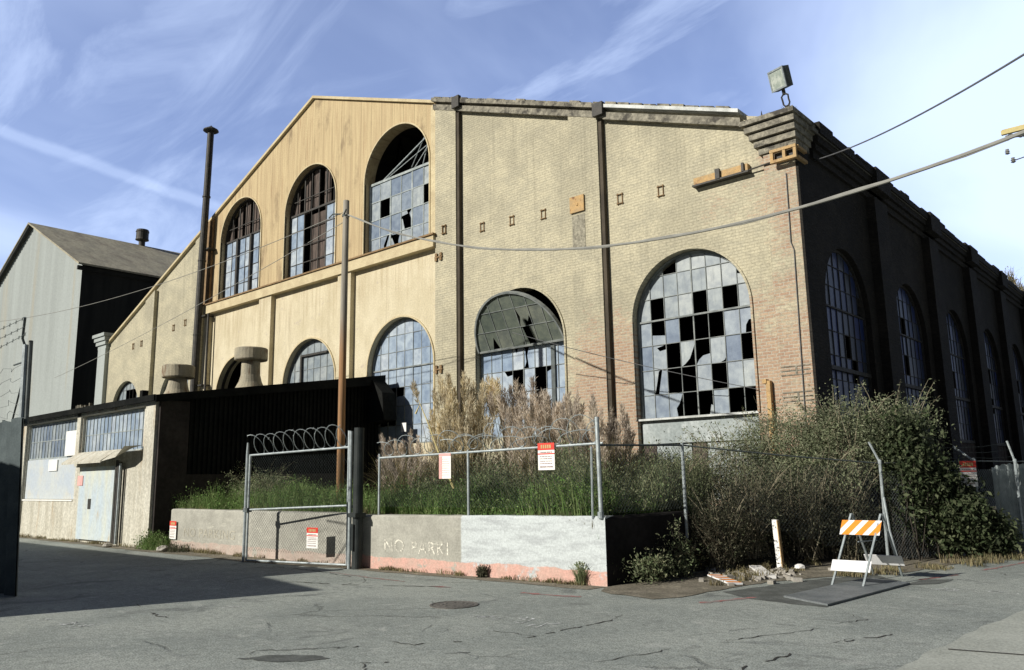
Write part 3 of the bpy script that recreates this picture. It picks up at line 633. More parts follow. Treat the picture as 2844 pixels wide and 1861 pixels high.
# rusty channel and rod below the corbel, corner bracket
mb = MB(); mb.box(-9.5, -8.02, 17.86, 17.99, 9.02, 9.21); mb.build('steel_channel', 'rust_orange', B, 'orange rusty steel channel bolted below the corbel')
mb = MB(); mb.box(-9.52, -7.98, 17.80, 17.99, 8.97, 9.015); mb.box(-8.86, -8.74, 17.78, 17.86, 9.0, 9.26); mb.box(-8.16, -8.10, 17.80, 17.86, 9.0, 9.24); mb.tube([(-8.0, 17.88, 9.03), (-7.3, 17.85, 9.06)], .02, 6); mb.build('tie_rod', 'dark_steel', B)
mb = MB()
for z in (8.98, 9.24): mb.box(-7.36, -6.72, 17.66, 17.76, z-.035, z+.035); mb.box(-6.78, -6.70, 17.77, 18.3, z-.034, z+.034)
for x in (-7.32, -7.02, -6.76): mb.box(x-.035, x+.035, 17.67, 17.75, 9.016, 9.204)
mb.build('corner_bracket', 'rust_orange', B, 'open rusty steel bracket wrapped round the corner')
mb = MB(); mb.box(-7.3, -6.79, 17.80, 17.9, 9.0, 9.22); mb.build('bracket_backing', 'dark_steel', B)
# dark louvre lines on the corner pilaster, thin cable, rusty downpipe
for z0 in (4.1, 3.5):
    mb = MB(); mb.box(-7.24, -7.2, 17.888, 17.903, z0-.2, z0)
    for k in range(3): mb.box(-7.58, -6.9, 17.885, 17.905, z0-.1*k-.012, z0-.1*k+.012)
    mb.build('vent_slot', 'coping', B)
mb = MB(); mb.box(-7.96, -7.86, 17.86, 17.99, 1.2, 3.82); mb.box(-8.04, -7.94, 17.84, 17.99, 3.76, 3.86); mb.build('downpipe', 'rust_orange', B, 'cut-off rusty downpipe')
mb = MB(); mb.tube([(-7.08, 17.87, 8.7), (-7.1, 17.87, 7.0), (-7.04, 17.87, 6.8), (-7.08, 17.87, 4), (-7.12, 17.87, 1.2)], .012, 5); mb.build('drop_cable', 'cable_rubber', B)
mb = MB(); mb.box(-13.40, -12.95, 17.808, 17.816, 8.1, 9.1); mb.build('patched_brick', 'patch_grey', B)

# windows of the front
Tri = lambda *p: [list(p)]
sash(B, front_map, dh=.6, cols=8, rb=4, ra=2, heavy=(4,), glass='glass_dusty', glass2='glass_pale', **BIG,
     broken={(1, 1), (4, 1), (6, 1), (2, 3), (3, -1), (4, -1), (5, -1), (2, -2), (7, -2), (2, -3), (3, -3), (5, -3), (3, -4), (6, -4), (7, -4)},
     partial={(7, 2): [[(0, .45), (.0, 0), (1, 0), (1, .3)], [(.9, 1), (0, 1), (0, .9)]], (6, 1): [[(0, 0), (.35, 0), (.05, .35)]], (1, -1): [[(0, .0), (1, 0), (1, .35), (0, .42)]], (7, -1): [[(0, 1), (0, 0), (.3, 0), (.35, .3), (.55, .5), (1, .5), (1, 1)]],
              (3, -2): [[(0, 0), (.25, .1), (.6, .3), (.95, .8), (1, 1), (0, 1)]], (4, -2): [[(0, 0), (1, 0), (1, .4), (.5, .35), (.2, .2)]], (1, -2): [[(0, 0), (1, 0), (1, .8), (.5, .75), (.3, .9), (1, 1), (0, 1)]],
              (1, -3): [[(0, 0), (.2, .5), (.35, .95), (.55, 1), (0, 1)], [(.3, 0), (.45, .5), (.6, .95), (.6, 1), (1, 1), (1, 0)]], (2, -4): [[(0, 0), (.6, 0), (.5, .4), (.75, .6), (1, 1), (0, 1)]], (4, -4): [[(.7, 0), (1, 0), (1, .4), (.85, .45)]],
              (5, -2): [[(0, 0), (.6, 0), (.9, .08), (1, .2), (1, 1), (0, 1)]], (0, -2): [[(0, 0), (1, 0), (1, 1), (0, 1)]]})
sash(B, front_map, dh=.6, cols=8, rb=4, ra=2, heavy=(4,), glass='glass_blue', skip_above=True, **BAY,
     broken={(3, -2), (5, -2), (5, -3)}, partial={(4, -1): [[(0, 0), (.2, .3), (.1, .9), (0, 1)], [(.45, 0), (.3, .6), (.5, 1), (1, 1), (1, 0)]], (3, -1): [[(0, 0), (1, 0), (1, 1), (.5, 1), (.35, .75), (.2, .95), (0, 1)]],
     (6, -2): [[(.0, 0), (1, 0), (1, 1), (.6, .9), (.2, .8), (0, .75)]], (2, -2): [[(0, 0), (1, 0), (1, .8), (.5, .75), (.2, 1), (0, 1)]], (3, -3): [[(0, 0), (1, 0), (1, .6), (.5, .4), (.3, .7), (0, .6)]]})
sash(B, front_map, dh=.6, cols=7, rb=0, ra=2, glass='glass_ground_tint', arch_only=True, tilt=R(27), depth=.1, **{**BAY, 'w': 3.5}, cross=.05,
     partial={(4, 2): [[(0, 0), (.5, .0), (.45, .35), (.7, .2), (.9, .5), (1, .3), (1, 1), (0, 1), (.2, .5)]], (4, 1): [[(0, 0), (.3, 0), (.1, 1), (0, 1)], [(.8, 0), (1, 0), (1, 1), (.6, 1)]], (1, 1): [[(0, 0), (.3, 0), (.6, .7), (.9, 0), (1, 0), (1, 1), (0, 1)]]}, label='arched sash hanging open outwards')
mb = MB(); mb.box(-14.62, -14.48, 18.18, 18.22, 2.9, 5.6); mb.build('prop_board', 'galv_dark', B)
sash(B, front_map, dh=.6, cols=8, rb=4, ra=2, glass='glass_blue', **LR, frame='muntin', broken={(1, -2), (2, -2), (1, -3), (2, -3)},
     partial={(3, -2): [[(0, 0), (1, 0), (1, .55), (0, .5)]]})
sash(B, front_map, dh=.6, cols=8, rb=4, ra=2, glass='glass_pale', **LM, frame='muntin')
mb = MB(); mb.box(-27.46, -25.70, 18.14, 18.2, 6.62, 6.70); mb.box(-27.48, -27.38, 18.14, 18.2, 5.0, 6.62); mb.build('window_surround', 'dark_steel', B)
sash(B, front_map, dh=.6, cols=2, rb=1, ra=0, glass='glass_dusty', **LL, frame='dark_steel', broken={(c, r) for c in range(2) for r in (-1, 1)}, label='dark empty arched window')
sash(B, front_map, dh=.6, cols=8, rb=4, ra=2, glass='glass_dusty', **FL1)
sash(B, front_map, dh=.6, cols=8, rb=4, ra=2, glass='glass_pale', **FL2, frame='dark_steel', broken={(3, 1), (4, 1), (3, 2), (4, 2), (5, 2)})
sash(B, front_map, dh=.6, cols=6, rb=4, ra=2, glass='glass_dusty', heavy=(2, 4), **UR, frame='sheet_grey', skip_above=True, bar=.03,
     broken={(c, r) for c in range(6) for r in (1, 2, 3)}-{(5, 1)} | {(1, -2), (5, -2)}, cross=.09,
     partial={(3, -3): [[(0, 0), (.3, 0), (.1, .6), (0, .6)], [(.9, .1), (1, 0), (1, 1), (.75, .8), (.9, .5)], [(0, 1), (0, .75), (.6, .8), (.5, 1)]], (1, -4): [[(0, 0), (.5, 0), (.35, .5), (.7, 1), (0, 1)], [(.7, 0), (.6, .4), (.9, 1), (1, 1), (1, 0)]],
              (2, -4): [[(0, 0), (.6, 0), (.3, .5), (.1, .8), (0, .7)], [(.8, 0), (.75, .5), (.9, .9), (.1, .95), (0, 1), (1, 1), (1, 0)]], (5, 1): [[(0, 0), (1, 0), (1, .9), (.3, .7)]]})
mb = MB()
for a, b, r in (((-23.0, 18.5, 12.85), (-19.75, 18.3, 14.0), .035), ((-22.6, 18.5, 12.95), (-19.8, 18.35, 13.65), .02), ((-21.6, 18.8, 13.1), (-20.3, 18.6, 14.5), .02), ((-20.9, 18.4, 12.9), (-19.8, 18.3, 13.7), .02), ((-20.5, 18.4, 12.8), (-20.1, 18.4, 13.9), .02)): mb.tube([a, b], r, 6)
mb.build('fallen_glazing_bar', 'galv', B, 'bent glazing bars hanging in the open arch')
for U, kind in ((UM, 1), (UL, 2)):
    br = {(c, r) for c in range(7) for r in (1, 2, 3)}
    if kind == 1: br |= {(c, r) for c in (2, 3, 4) for r in (-1, -2, -3, -4)}
    sash(B, front_map, dh=.6, cols=7 if kind == 1 else 6, rb=4, ra=1, glass='glass_blue', heavy=(2, 5) if kind == 1 else (2, 4), **U, frame='dark_steel', broken=br, cross=.08, bar=.03)
    cx, w, zs = U['cx'], U['w'], U['zs']; mb = MB(); n = 5
    for i in range(n):
        u0 = cx-w/2+w*(i+.12)/n; u1 = cx-w/2+w*(i+.72)/n
        poly = clip([(u0, zs), (u1, zs), (u1, zs+w/2), (u0, zs+w/2)], arch(cx, w-.05, zs-.5, zs, 28))
        if len(poly) > 2: mb.prism(poly, 18.33+.03*(i % 2), 18.37+.03*(i % 2), 'y')
    mb.build('infill_board', 'boards_dark', B, 'brown boards closing the arch')
mb = MB(); mb.box(-27.15, -26.2, 18.30, 18.36, 9.9, 12.55); mb.build('infill_board', 'boards_dark', B, 'brown board in the middle of the window')
mb = MB()
for u in (-33.15+.0, -32.22+.0): pass
for u in (UL['cx']-UL['w']/6, UL['cx']+UL['w']/6): mb.box(u-.07, u+.07, 18.12, 18.2, 9.9, 12.7)
mb.build('mullion', 'dark_steel', B)
# sheet panels under the two right windows
for q in ((-11.58, -8.28, 18.16, 18.22, 2.5, 3.10), (-11.15, -10.15, 18.16, 18.22, 1.1, 2.46), (-9.7, -8.3, 18.16, 18.22, 1.1, 2.46)): MB().box(*q).build('sill_panel', 'sheet_grey', B)
mb = MB(); mb.box(-11.63, -8.25, 18.02, 18.16, 3.10, 3.15); mb.build('window_sill', 'flashing', B)
for q in ((-11.6, -11.18, 18.17, 18.2, 1.1, 2.46), (-10.12, -9.75, 18.17, 18.2, 1.1, 2.46)): MB().box(*q).build('dark_infill', 'boards_dark', B)
# brick voussoir rings
for d_, mt in ((BIG, 'front_brick'), (BAY, 'front_brick'), (LR, 'trim'), (LM, 'trim'), (LL, 'trim'), (UR, 'trim'), (UM, 'trim'), (UL, 'trim')):
    mb = MB(); cx, w, zs = d_['cx'], d_['w'], d_['zs']; n = 30; r0_, r1_ = w/2, w/2+.055
    y0 = 17.955 if d_['z0'] < 9 else 17.93
    vs = []
    for i in range(n+1):
        a = math.pi*i/n; c_, s_ = math.cos(a), math.sin(a)
        vs += [(cx+r0_*c_, y0, zs+r0_*s_), (cx+r1_*c_, y0, zs+r1_*s_), (cx+r1_*c_, 18.0, zs+r1_*s_), (cx+r0_*c_, 18.04, zs+r0_*s_)]
    mb.add(vs, [(4*i+k, 4*i+(k+1) % 4, 4*i+4+(k+1) % 4, 4*i+4+k) for i in range(n) for k in range(4)])
    for u0_, u1_ in ((cx-r1_, cx-r0_), (cx+r0_, cx+r1_)): mb.box(u0_, u1_, y0, 18.02, d_['z0'], zs)
    mb.build('arch_ring', mt, B)
# side windows
for i, s in enumerate(SW):
    br = {(random.randrange(8), random.choice((-1, -2, -3, -4, 1))) for _ in range(3)}
    w_ = sash(B, side_map, dh=.55, cols=8, rb=7, ra=2, glass='glass_side', **s, frame='dark_steel', depth=.2, broken=br, heavy=(4,))
    mb = MB()
    for z in (2.7, 4.2): mb.box(XR-.24, XR-.12, s['cx']-1.58, s['cx']+1.58, z-.05, z+.05)
    mb.build('transom', 'dark_steel', w_)
    mb = MB()
    for k in range(6): mb.box(XR-.17, XR-.15, s['cx']-1.55+k*.52, s['cx']-1.55+k*.52+random.uniform(.38, .5), 1.52, 2.64)
    mb.build('infill_board', 'boards_dark', w_)

# ------------------------------------------------------------------ flue, floodlight and notices on the hall
F = thing('flue_pipe', (-34.8, 17.55, 5.1), 'tall black flue pipe with conical cap beside the left gable window', 'flue pipe')
mb = MB(); mb.tube([(-34.93, 17.5, 5.0), (-34.86, 17.5, 8.5), (-34.78, 17.5, 12.0), (-34.66, 17.5, 15.3), (-34.57, 17.5, 18.35)], [.17, .17, .165, .155, .15], 14)
for z, x in ((8.4, -34.86), (11.9, -34.78), (15, -34.67)): mb.lathe((x, 17.5, z), [(.17, 0), (.19, .01), (.19, .07), (.17, .08)], 14)
mb.build('pipe', 'dark_steel', F)
mb = MB(); mb.lathe((-34.57, 17.5, 18.28), [(.30, 0), (.36, .04), (.34, .10), (.05, .28), (.01, .33)], 18); mb.build('cap', 'dark_steel', F)
mb = MB()
for z in (6.1, 9.3, 12.5): mb.box(-34.85, -34.35, 17.56, 17.99, z-.03, z+.03)
mb.build('bracket', 'dark_steel', F)
mb = MB(); mb.tube([(-34.3, 17.72, 5.1), (-34.32, 17.72, 9.4)], .055, 8); mb.build('side_pipe', 'dark_steel', F)
FL = thing('floodlight', (-7.05, 18.2, 10.1), 'square grey floodlight on a short mast above the street corner of the brick building', 'floodlight')
c = Vector((-7.19, 18.1, 11.22)); n_ = Vector((-.42, -.86, -.30)).normalized(); ri = Vector((.90, -.44, 0)); ri = (ri-n_*ri.dot(n_)).normalized(); up = ri.cross(n_)*-1
if up.z < 0: up = -up
tl = R(6); ri2 = ri*math.cos(tl)-up*math.sin(tl); up2 = ri*math.sin(tl)+up*math.cos(tl); 
mb = MB(); mb.obox(c-n_*.10, ri2*.25, up2*.25, n_*.10); mb.obox(c-n_*.22, ri2*.17, up2*.17, n_*.04); mb.build('housing', 'galv_dark', FL)
mb = MB()
for s in (-1, 1): mb.obox(c+ri2*.235*s+n_*.012, ri2*.02, up2*.255, n_*.014); mb.obox(c+up2*.235*s+n_*.012, ri2*.215, up2*.02, n_*.0135)
mb.build('rim', 'galv', FL)
mb = MB(); mb.obox(c+n_*.006, ri2*.215, up2*.215, n_*.005); mb.build('lens', 'lens_glass', FL)
base = c-up2*.26-n_*.1
mb = MB(); mb.tube([base+up2*.02, base-up2*.13], .045, 8)
lp = [(-.05, -.13), (-.11, -.17), (-.10, -.27), (-.10, -.36), (-.05, -.42), (.05, -.42), (.11, -.36), (.10, -.27), (.11, -.17), (.05, -.13), (-.05, -.13)]
mb.tube([base+ri2*a+up2*b for a, b in lp], .022, 6); mb.build('yoke', 'dark_steel', FL)
mb = MB(); mb.tube([base-up2*.42, Vector((-7.02, 18.1, 10.15))], .028, 8); mb.build('mast', 'dark_steel', FL)
mb = MB(); mb.tube([(-7.66, 18.1, 10.15), (-7.66, 18.1, 10.38)], .035, 6); mb.tube([(-7.66, 18.1, 10.38), (-7.66, 18.1, 10.55)], [.03, .005], 6)
single(mb, 'roof_spike', 'dark_steel', 'short dark spike standing on the grassy corner top, left of the floodlight', 'spike')

# ------------------------------------------------------------------ grey corrugated building behind on the left
G_ = thing('corrugated_building', (-62, 18.5, 0), 'tall pale grey corrugated building with a steep gable and tan roof at the left', 'building')
gx0, gx1, gxm, gze, gzr, gy0, gy1 = -71.8, -52.2, -62.0, 15.4, 20.15, 18.5, 46.0
mb = MB()
# corrugated front as ribs
prof = []; x = gx0; k = 0
while x < gx1-.001: prof.append((x, gy0+(.05 if k % 2 else 0))); x += .16; k += 1
prof.append((gx1, gy0)); vs = []
for x, y in prof: zt = gzr-(gzr-gze)/9.8*abs(x-gxm); vs += [(x, y, 0), (x, y, zt)]
mb.add(vs, [(2*i, 2*i+2, 2*i+3, 2*i+1) for i in range(len(prof)-1)]); mb.build('wall', 'grey_cladding', G_)
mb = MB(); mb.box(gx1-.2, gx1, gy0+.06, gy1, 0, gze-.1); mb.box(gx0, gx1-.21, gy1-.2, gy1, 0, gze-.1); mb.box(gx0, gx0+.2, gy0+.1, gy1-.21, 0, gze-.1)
mb.build('wall', 'dark_cladding', G_, 'side wall with shade painted into its cladding colour')  # shade on this side of the grey building is put into the colour
mb = MB()
for s in (-1, 1):
    xe = gxm+s*10.15; ze = gzr-(gzr-gze)/9.8*10.15
    mb.prism([(gxm, gzr+.02), (xe, ze+.02), (xe, ze+.14), (gxm, gzr+.14)], gy0-.35, gy1, 'y')
rf = mb.build('roof', 'tan_roof', G_)
mb = MB()
xe = gxm-10.15; ze = gzr-(gzr-gze)/9.8*10.15
mb.prism([(gxm, gzr-.22), (xe, ze-.22), (xe, ze+.02), (gxm, gzr+.02)], gy0-.3, gy0-.1, 'y'); mb.box(gx1-.02, gx1+.16, gy0-.3, gy1, gze-.42, gze-.17); mb.build('fascia', 'dark_cladding', G_)
mb = MB(); mb.lathe((gxm, 26.2, gzr), [(.24, 0), (.24, .45), (.50, .55), (.46, .7), (.46, 1.15), (.50, 1.2), (.44, 1.38), (.05, 1.45)], 18); mb.build('roof_vent', 'dark_steel', rf)

# ------------------------------------------------------------------ low shed with sloping roof
SH = thing('lean_to_shed', (-27.3, 10.05, 0), 'low concrete lean-to shed with black side wall built against the brick building', 'shed')
fm = lambda u, z, d: (u, 10.05+d, z)
rect = lambda a, b, c_, d: [(a, c_), (b, c_), (b, d), (a, d)]
mb = MB(); wall_slab(mb, rect(-32.6, -22.0, 0, 4.0), [rect(-32.12, -27.55, 1.27, 3.86), rect(-27.2, -22.85, 2.64, 3.86), rect(-26.95, -24.25, 0.0801, 2.25)], fm, .3); mb.build('wall', 'shed_concrete', SH, 'stained cream concrete front')
mb = MB(); mb.box(-32.5, -32.15, 9.98, 10.05, 0, 3.98); mb.box(-27.52, -27.24, 9.98, 10.05, 2.3, 3.98); mb.box(-22.6, -22.0, 9.97, 10.05, 0, 3.98); mb.box(-32.15, -22.6, 9.98, 10.049, 3.87, 3.98); mb.build('frame', 'shed_concrete', SH)
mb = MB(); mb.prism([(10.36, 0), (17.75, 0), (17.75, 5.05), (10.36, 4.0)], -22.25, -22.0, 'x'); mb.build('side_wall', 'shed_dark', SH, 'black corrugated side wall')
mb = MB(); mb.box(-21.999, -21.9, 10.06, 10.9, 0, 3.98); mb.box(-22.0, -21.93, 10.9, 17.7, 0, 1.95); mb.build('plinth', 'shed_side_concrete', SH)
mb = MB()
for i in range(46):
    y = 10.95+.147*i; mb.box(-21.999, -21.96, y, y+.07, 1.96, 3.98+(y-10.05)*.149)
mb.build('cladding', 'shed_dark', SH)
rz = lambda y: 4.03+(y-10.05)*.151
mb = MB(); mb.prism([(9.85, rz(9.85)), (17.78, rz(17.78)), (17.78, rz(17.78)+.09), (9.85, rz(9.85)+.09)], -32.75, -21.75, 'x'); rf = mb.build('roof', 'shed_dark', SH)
mb = MB(); mb.prism([(9.83, rz(9.85)-.10), (17.8, rz(17.8)-.22), (17.8, rz(17.8)+.11), (9.83, rz(9.85)+.1)], -21.748, -21.70, 'x'); mb.box(-32.75, -21.75, 9.79, 9.848, rz(9.85)-.06, rz(9.85)+.11); mb.build('fascia', 'shed_dark', SH)
# hood at the far end
mb = MB(); mb.prism([(-22.3, 5.12), (-21.7, 5.1), (-21.15, 4.62), (-21.05, 3.7), (-22.0, 3.6)], 17.2, 17.76, 'y'); mb.build('end_panel', 'shed_dark', SH)
# windows
def shedwin(x0, x1, z0, z1, cols, rows, glass, name='window'):
    fr = MB(); gl = MB(); cw = (x1-x0)/cols; rh = (z1-z0)/rows
    fr.box(x0, x1, 10.13, 10.19, z0, z0+.04); fr.box(x0, x1, 10.13, 10.19, z1-.04, z1); fr.box(x0, x0+.04, 10.13, 10.19, z0+.04, z1-.04); fr.box(x1-.04, x1, 10.13, 10.19, z0+.04, z1-.04)
    for i in range(1, cols): fr.box(x0+cw*i-.012, x0+cw*i+.012, 10.14, 10.18, z0+.041, z1-.041)
    for j in range(1, rows): fr.box(x0+.041, x1-.041, 10.145, 10.175, z0+rh*j-.012, z0+rh*j+.012)
    for i in range(cols):
        for j in range(rows):
            if random.random() < .02: continue
            t = [random.uniform(-.004, .004) for _ in range(4)]; a, b = x0+cw*i, x0+cw*(i+1); c_, d = z0+rh*j, z0+rh*(j+1)
            gl.add([(a, 10.16+t[0], c_), (b, 10.16+t[1], c_), (b, 10.16+t[2], d), (a, 10.16+t[3], d)], [(0, 1, 2, 3)])
    f = fr.build(name, 'sheet_grey', SH); gl.build('pane', glass, f); return f
shedwin(-32.1, -27.57, 2.62, 3.84, 16, 2, 'glass_dusty'); shedwin(-27.18, -22.87, 2.66, 3.84, 16, 2, 'glass_blue')
mb = MB(); mb.box(-32.11, -27.56, 10.10, 10.16, 1.28, 2.61); mb.build('panel', 'blue_sheet', SH, 'blue-grey sheet panel under the left window')
mb = MB(); mb.box(-28.6, -27.62, 10.06, 10.12, 2.66, 3.46); mb.build('panel', 'white_board', SH, 'white board over part of the left window')
mb = MB(); mb.box(-29.97, -29.2, 10.06, 10.095, 2.2, 2.56); mb.build('notice', 'white_board', SH)
mb = MB(); mb.box(-32.3, -27.6, 10.02, 10.049, 1.22, 1.26); mb.build('trim', 'white_board', SH)
mb = MB(); mb.prism([(10.0, 2.72), (9.55, 2.40), (9.55, 2.34), (10.02, 2.62)], -27.35, -24.4, 'x')
vs = [(-24.4, 10.0, 2.72), (-24.4, 9.55, 2.37), (-23.4, 10.0, 2.72), (-23.4, 9.55, 2.46), (-22.75, 10.0, 2.78), (-22.75, 9.5, 2.74)]
mb.add(vs, [(0, 1, 3, 2), (2, 3, 5, 4)]); mb.build('door_canopy', 'shed_concrete', SH, 'sheet canopy bent upwards at its right end')
dr = MB().box(-26.9, -24.35, 9.95, 10.01, .10, 2.25).build('door', 'door_paint', SH, 'pale blue sliding door stained at the bottom')
MB().box(-26.1, -25.9, 9.935, 9.95, 1.0, 1.3).build('handle', 'dark_steel', dr)
mb = MB(); mb.box(-27.0, -26.6, 9.93, 9.951, 1.7, 2.0); mb.build('notice', 'sign_pink', SH)
mb = MB(); mb.tube([(-24.13, 9.93, .05), (-24.13, 9.93, 2.4)], .05, 8); mb.box(-24.02, -23.92, 9.88, 9.98, .05, 2.35); mb.build('downpipe', 'dark_steel', SH)
mb = MB(); mb.tube([(-24.02+.16, 9.9, .05), (-24.02+.16, 9.9, 2.3)], .035, 8); mb.build('downpipe', 'galv', SH)
# mushroom vents
for x, y, s, lab in ((-24.6, 11.8, .94, 'shorter mushroom vent near the front'), (-23.38, 13.6, 1.0, 'larger mushroom vent further back')):
    z = rz(y); mb = MB()
    zt = {11.8: 5.02, 13.6: 5.62}[y]
    mb.lathe((x, y, z), [(.55*s, 0), (.46*s, .12), (.36*s, .32), (.30*s, .55), (.29*s, zt-z)], 26); v = mb.build('roof_vent', 'vent_metal', rf, lab, smooth=False)
    mb = MB(); mb.lathe((x, y, zt), [(.30*s, -.07), (.50*s, -.03), (.52*s, .0), (.52*s, .33), (.49*s, .36), (.1, .40)], 28); mb.build('vent_cap', 'vent_metal', v)
mb = MB(); mb.box(-27.6, -26.6, 11.6, 12.2, rz(11.6)-.02, rz(12)+.18); mb.box(-27.3, -27.1, 11.8, 12.0, rz(12)+.18, rz(12)+.5); mb.build('roof_box', 'shed_dark', rf)
mb = MB()
for i in range(10): mb.box(-30.6+i*.13, -30.5+i*.13+random.uniform(-.05, .03), 11, 11.1, rz(11), rz(11)+random.uniform(.12, .35))
mb.build('roof_debris', 'coping', rf)

# ------------------------------------------------------------------ dark building behind the camera on the left; its shadow lies on the road
DB = thing('dark_warehouse', (-35, -5, 0), 'dark warehouse on the near left whose shadow falls across the road', 'building')
mb = MB(); fp = [(-70, 0), (-13.52, 0), (-13.52, 4.13), (-20.5, 4.78), (-70, 4.78)]; bp = [(-70, 0), (-19.5, 0), (-19.5, 4.13), (-26, 4.78), (-70, 4.78)]
mb.add([(x, 0, z) for x, z in fp]+[(x, -12, z) for x, z in bp], [(0, 1, 2, 3, 4), (9, 8, 7, 6, 5), (1, 6, 7, 2), (2, 7, 8, 3), (3, 8, 9, 4), (0, 4, 9, 5), (0, 5, 6, 1)]); mb.build('wall', 'grey_cladding', DB)
mb = MB(); fp = [(-70.1, 4.785), (-20.5, 4.785), (-13.50, 4.135), (-13.50, 4.16), (-20.5, 4.82), (-70.1, 4.82)]; bp = [(-70.1, 4.785), (-26, 4.785), (-19.5, 4.135), (-19.5, 4.16), (-26, 4.82), (-70.1, 4.82)]
mb.add([(x, .01, z) for x, z in fp]+[(x, -12.05, z) for x, z in bp], [(0, 1, 2, 3, 4, 5), (11, 10, 9, 8, 7, 6)]+[(i, (i+1) % 6, 6+(i+1) % 6, 6+i) for i in range(6)]); mb.build('roof', 'roof_grey', DB)
LF = thing('corrugated_fence', (-15.5, 4.5, 0), 'dark green corrugated fence panel with barbed wire post at the left edge', 'fence')
mb = MB(); n = 40; vs = []
for i in range(n+1): x = -14.36-4.6*i/n; y = 4.5+.05*math.sin(i*1.6); vs += [(x, y, 0), (x-.42, y, 2.78+.03*math.sin(i))]
mb.add(vs, [(2*i, 2*i+1, 2*i+3, 2*i+2) for i in range(n)]); vs2 = [(v[0], v[1]+.02, v[2]) for v in vs]; mb.add(vs2, [(2*i, 2*i+2, 2*i+3, 2*i+1) for i in range(n)])
mb.build('panel', 'slate_sheet', LF)
mb = MB(); mb.tube([(-14.78, 4.56, 0), (-14.98, 4.56, 2.7), (-15.12, 4.56, 4.05)], .045, 10); mb.build('post', 'galv', LF)
mb = MB(); mb.tube([(-14.93, 4.62, 2.7), (-15.06, 4.62, 4.12)], .035, 8); mb.tube([(-15.12, 4.56, 4.02), (-15.1, 4.5, 4.15), (-14.9, 4.45, 4.48)], .022, 6); mb.build('post_arm', 'galv_dark', LF)
mb = MB(); mb.tube([(-15.1, 4.6, 3.78), (-16.1, 4.7, 3.82)], .016, 5); mb.tube([(-15.12, 4.6, 3.7), (-16.2, 4.75, 2.6)], .016, 5); mb.build('brace', 'galv_dark', LF)
mb = MB()
for k, z in enumerate((4.45, 4.32, 4.2)):
    pts = sag((-14.92, 4.42+.03*k), (-18, 4.4+.05*k), (.1, -.1-.05*k, z), 20); mb.tube(pts, .005, 4)
    for p in pts[::2]: mb.tube([(p[0]-.03, p[1], p[2]-.03), (p[0]+.03, p[1], p[2]+.03)], .004, 3); mb.tube([(p[0]+.03, p[1], p[2]-.03), (p[0]-.03, p[1], p[2]+.03)], .004, 3)
for k in range(5):
    z = 3.7-.2*k; mb.tube([(-15.15-.2*i, 4.58+.05*math.sin(i*2), z+.06*math.sin(i*1.7+k)) for i in range(9)], .004, 3)
mb.build('barbed_wire', 'galv_dark', LF)

# ------------------------------------------------------------------ poles and cables
PO = thing('wooden_pole', (-17, 12.5, .9), 'tall weathered wooden pole rising behind the gate, rusty brown at its lower half', 'pole')
mb = MB(); mb.tube([(-16.99, 12.5, .6), (-16.99, 12.5, 4), (-16.98, 12.5, 7), (-16.97, 12.5, 9.12)], [.098, .094, .088, .08], 14); mb.build('pole', 'pole_wood', PO, smooth=True)
mb = MB(); mb.lathe((-16.98, 12.5, 8.66), [(.084, 0), (.098, .01), (.098, .07), (.084, .08)], 14); mb.tube([(-17.1, 12.4, 8.75), (-17.35, 12.35, 8.80), (-17.5, 12.33, 8.72)], .02, 6); mb.tube([(-16.9, 12.38, 8.70), (-16.7, 12.3, 8.76)], .02, 6); mb.build('cable_hook', 'galv_dark', PO)
C1 = sag((-17, 12.45), (-1.4, 11), (4.979, -8.055, 8.769), 62, 1.8)
mb = MB(); mb.tube(C1, [.016+.010*min(1, i/36) for i in range(len(C1))], 6); mb.tube([Vector(p)+Vector((.0, 0, .03*math.sin(i*.9))) for i, p in enumerate(C1)], .010, 5)
single(mb, 'overhead_cable', 'cable_pale', 'thick pale cable sagging from the wooden pole across the brick front to the upper right', 'cable', 'overhead cables')
mb = MB(); mb.tube(sag((-6.8, 19), (-1.2, 10.5), (.568, -3.382, 9.268), 60, 2.7), .014, 6)
single(mb, 'overhead_cable', 'cable_rubber', 'thin dark cable from the side wall below the corner rising to the top right', 'cable', 'overhead cables')
mb = MB(); mb.tube(sag((-17, 12.45), (-40, 10), (2.429, -2.527, 8.793), 40, 1.2), .010, 5)
single(mb, 'overhead_cable', 'cable_pale', 'upper of the two cables running left from the wooden pole past the flue pipe', 'cable', 'overhead cables')
mb = MB(); mb.tube(sag((-17, 12.45), (-40, 14.5), (.506, -1.719, 8.516), 40, 1.2), .010, 5)
single(mb, 'overhead_cable', 'cable_pale', 'lower of the two cables running left from the wooden pole', 'cable', 'overhead cables')
mb = MB(); mb.tube(sag((-14.1, 15.9), (-8.2, 17.9), (.3, -2.2, 5.55), 30, 1.0), .009, 5)
single(mb, 'overhead_cable', 'cable_rubber', 'thin dark wire slanting down between the two arched windows at the right', 'cable', 'overhead cables')
UP = thing('utility_pole', (-2.2, 30, 0), 'utility pole with wooden crossarm, insulators and white transformer at the right edge', 'utility pole')
mb = MB(); mb.tube([(-2.2, 30, 0), (-2.2, 30, 14.2)], [.17, .12], 12); mb.build('pole', 'weathered_wood', UP)
mb = MB(); mb.box(-4.45, .3, 29.85, 29.97, 12.72, 12.86); mb.box(-4.45, .3, 30.05, 30.17, 12.82, 12.96); mb.build('crossarm', 'yellow_wood', UP)
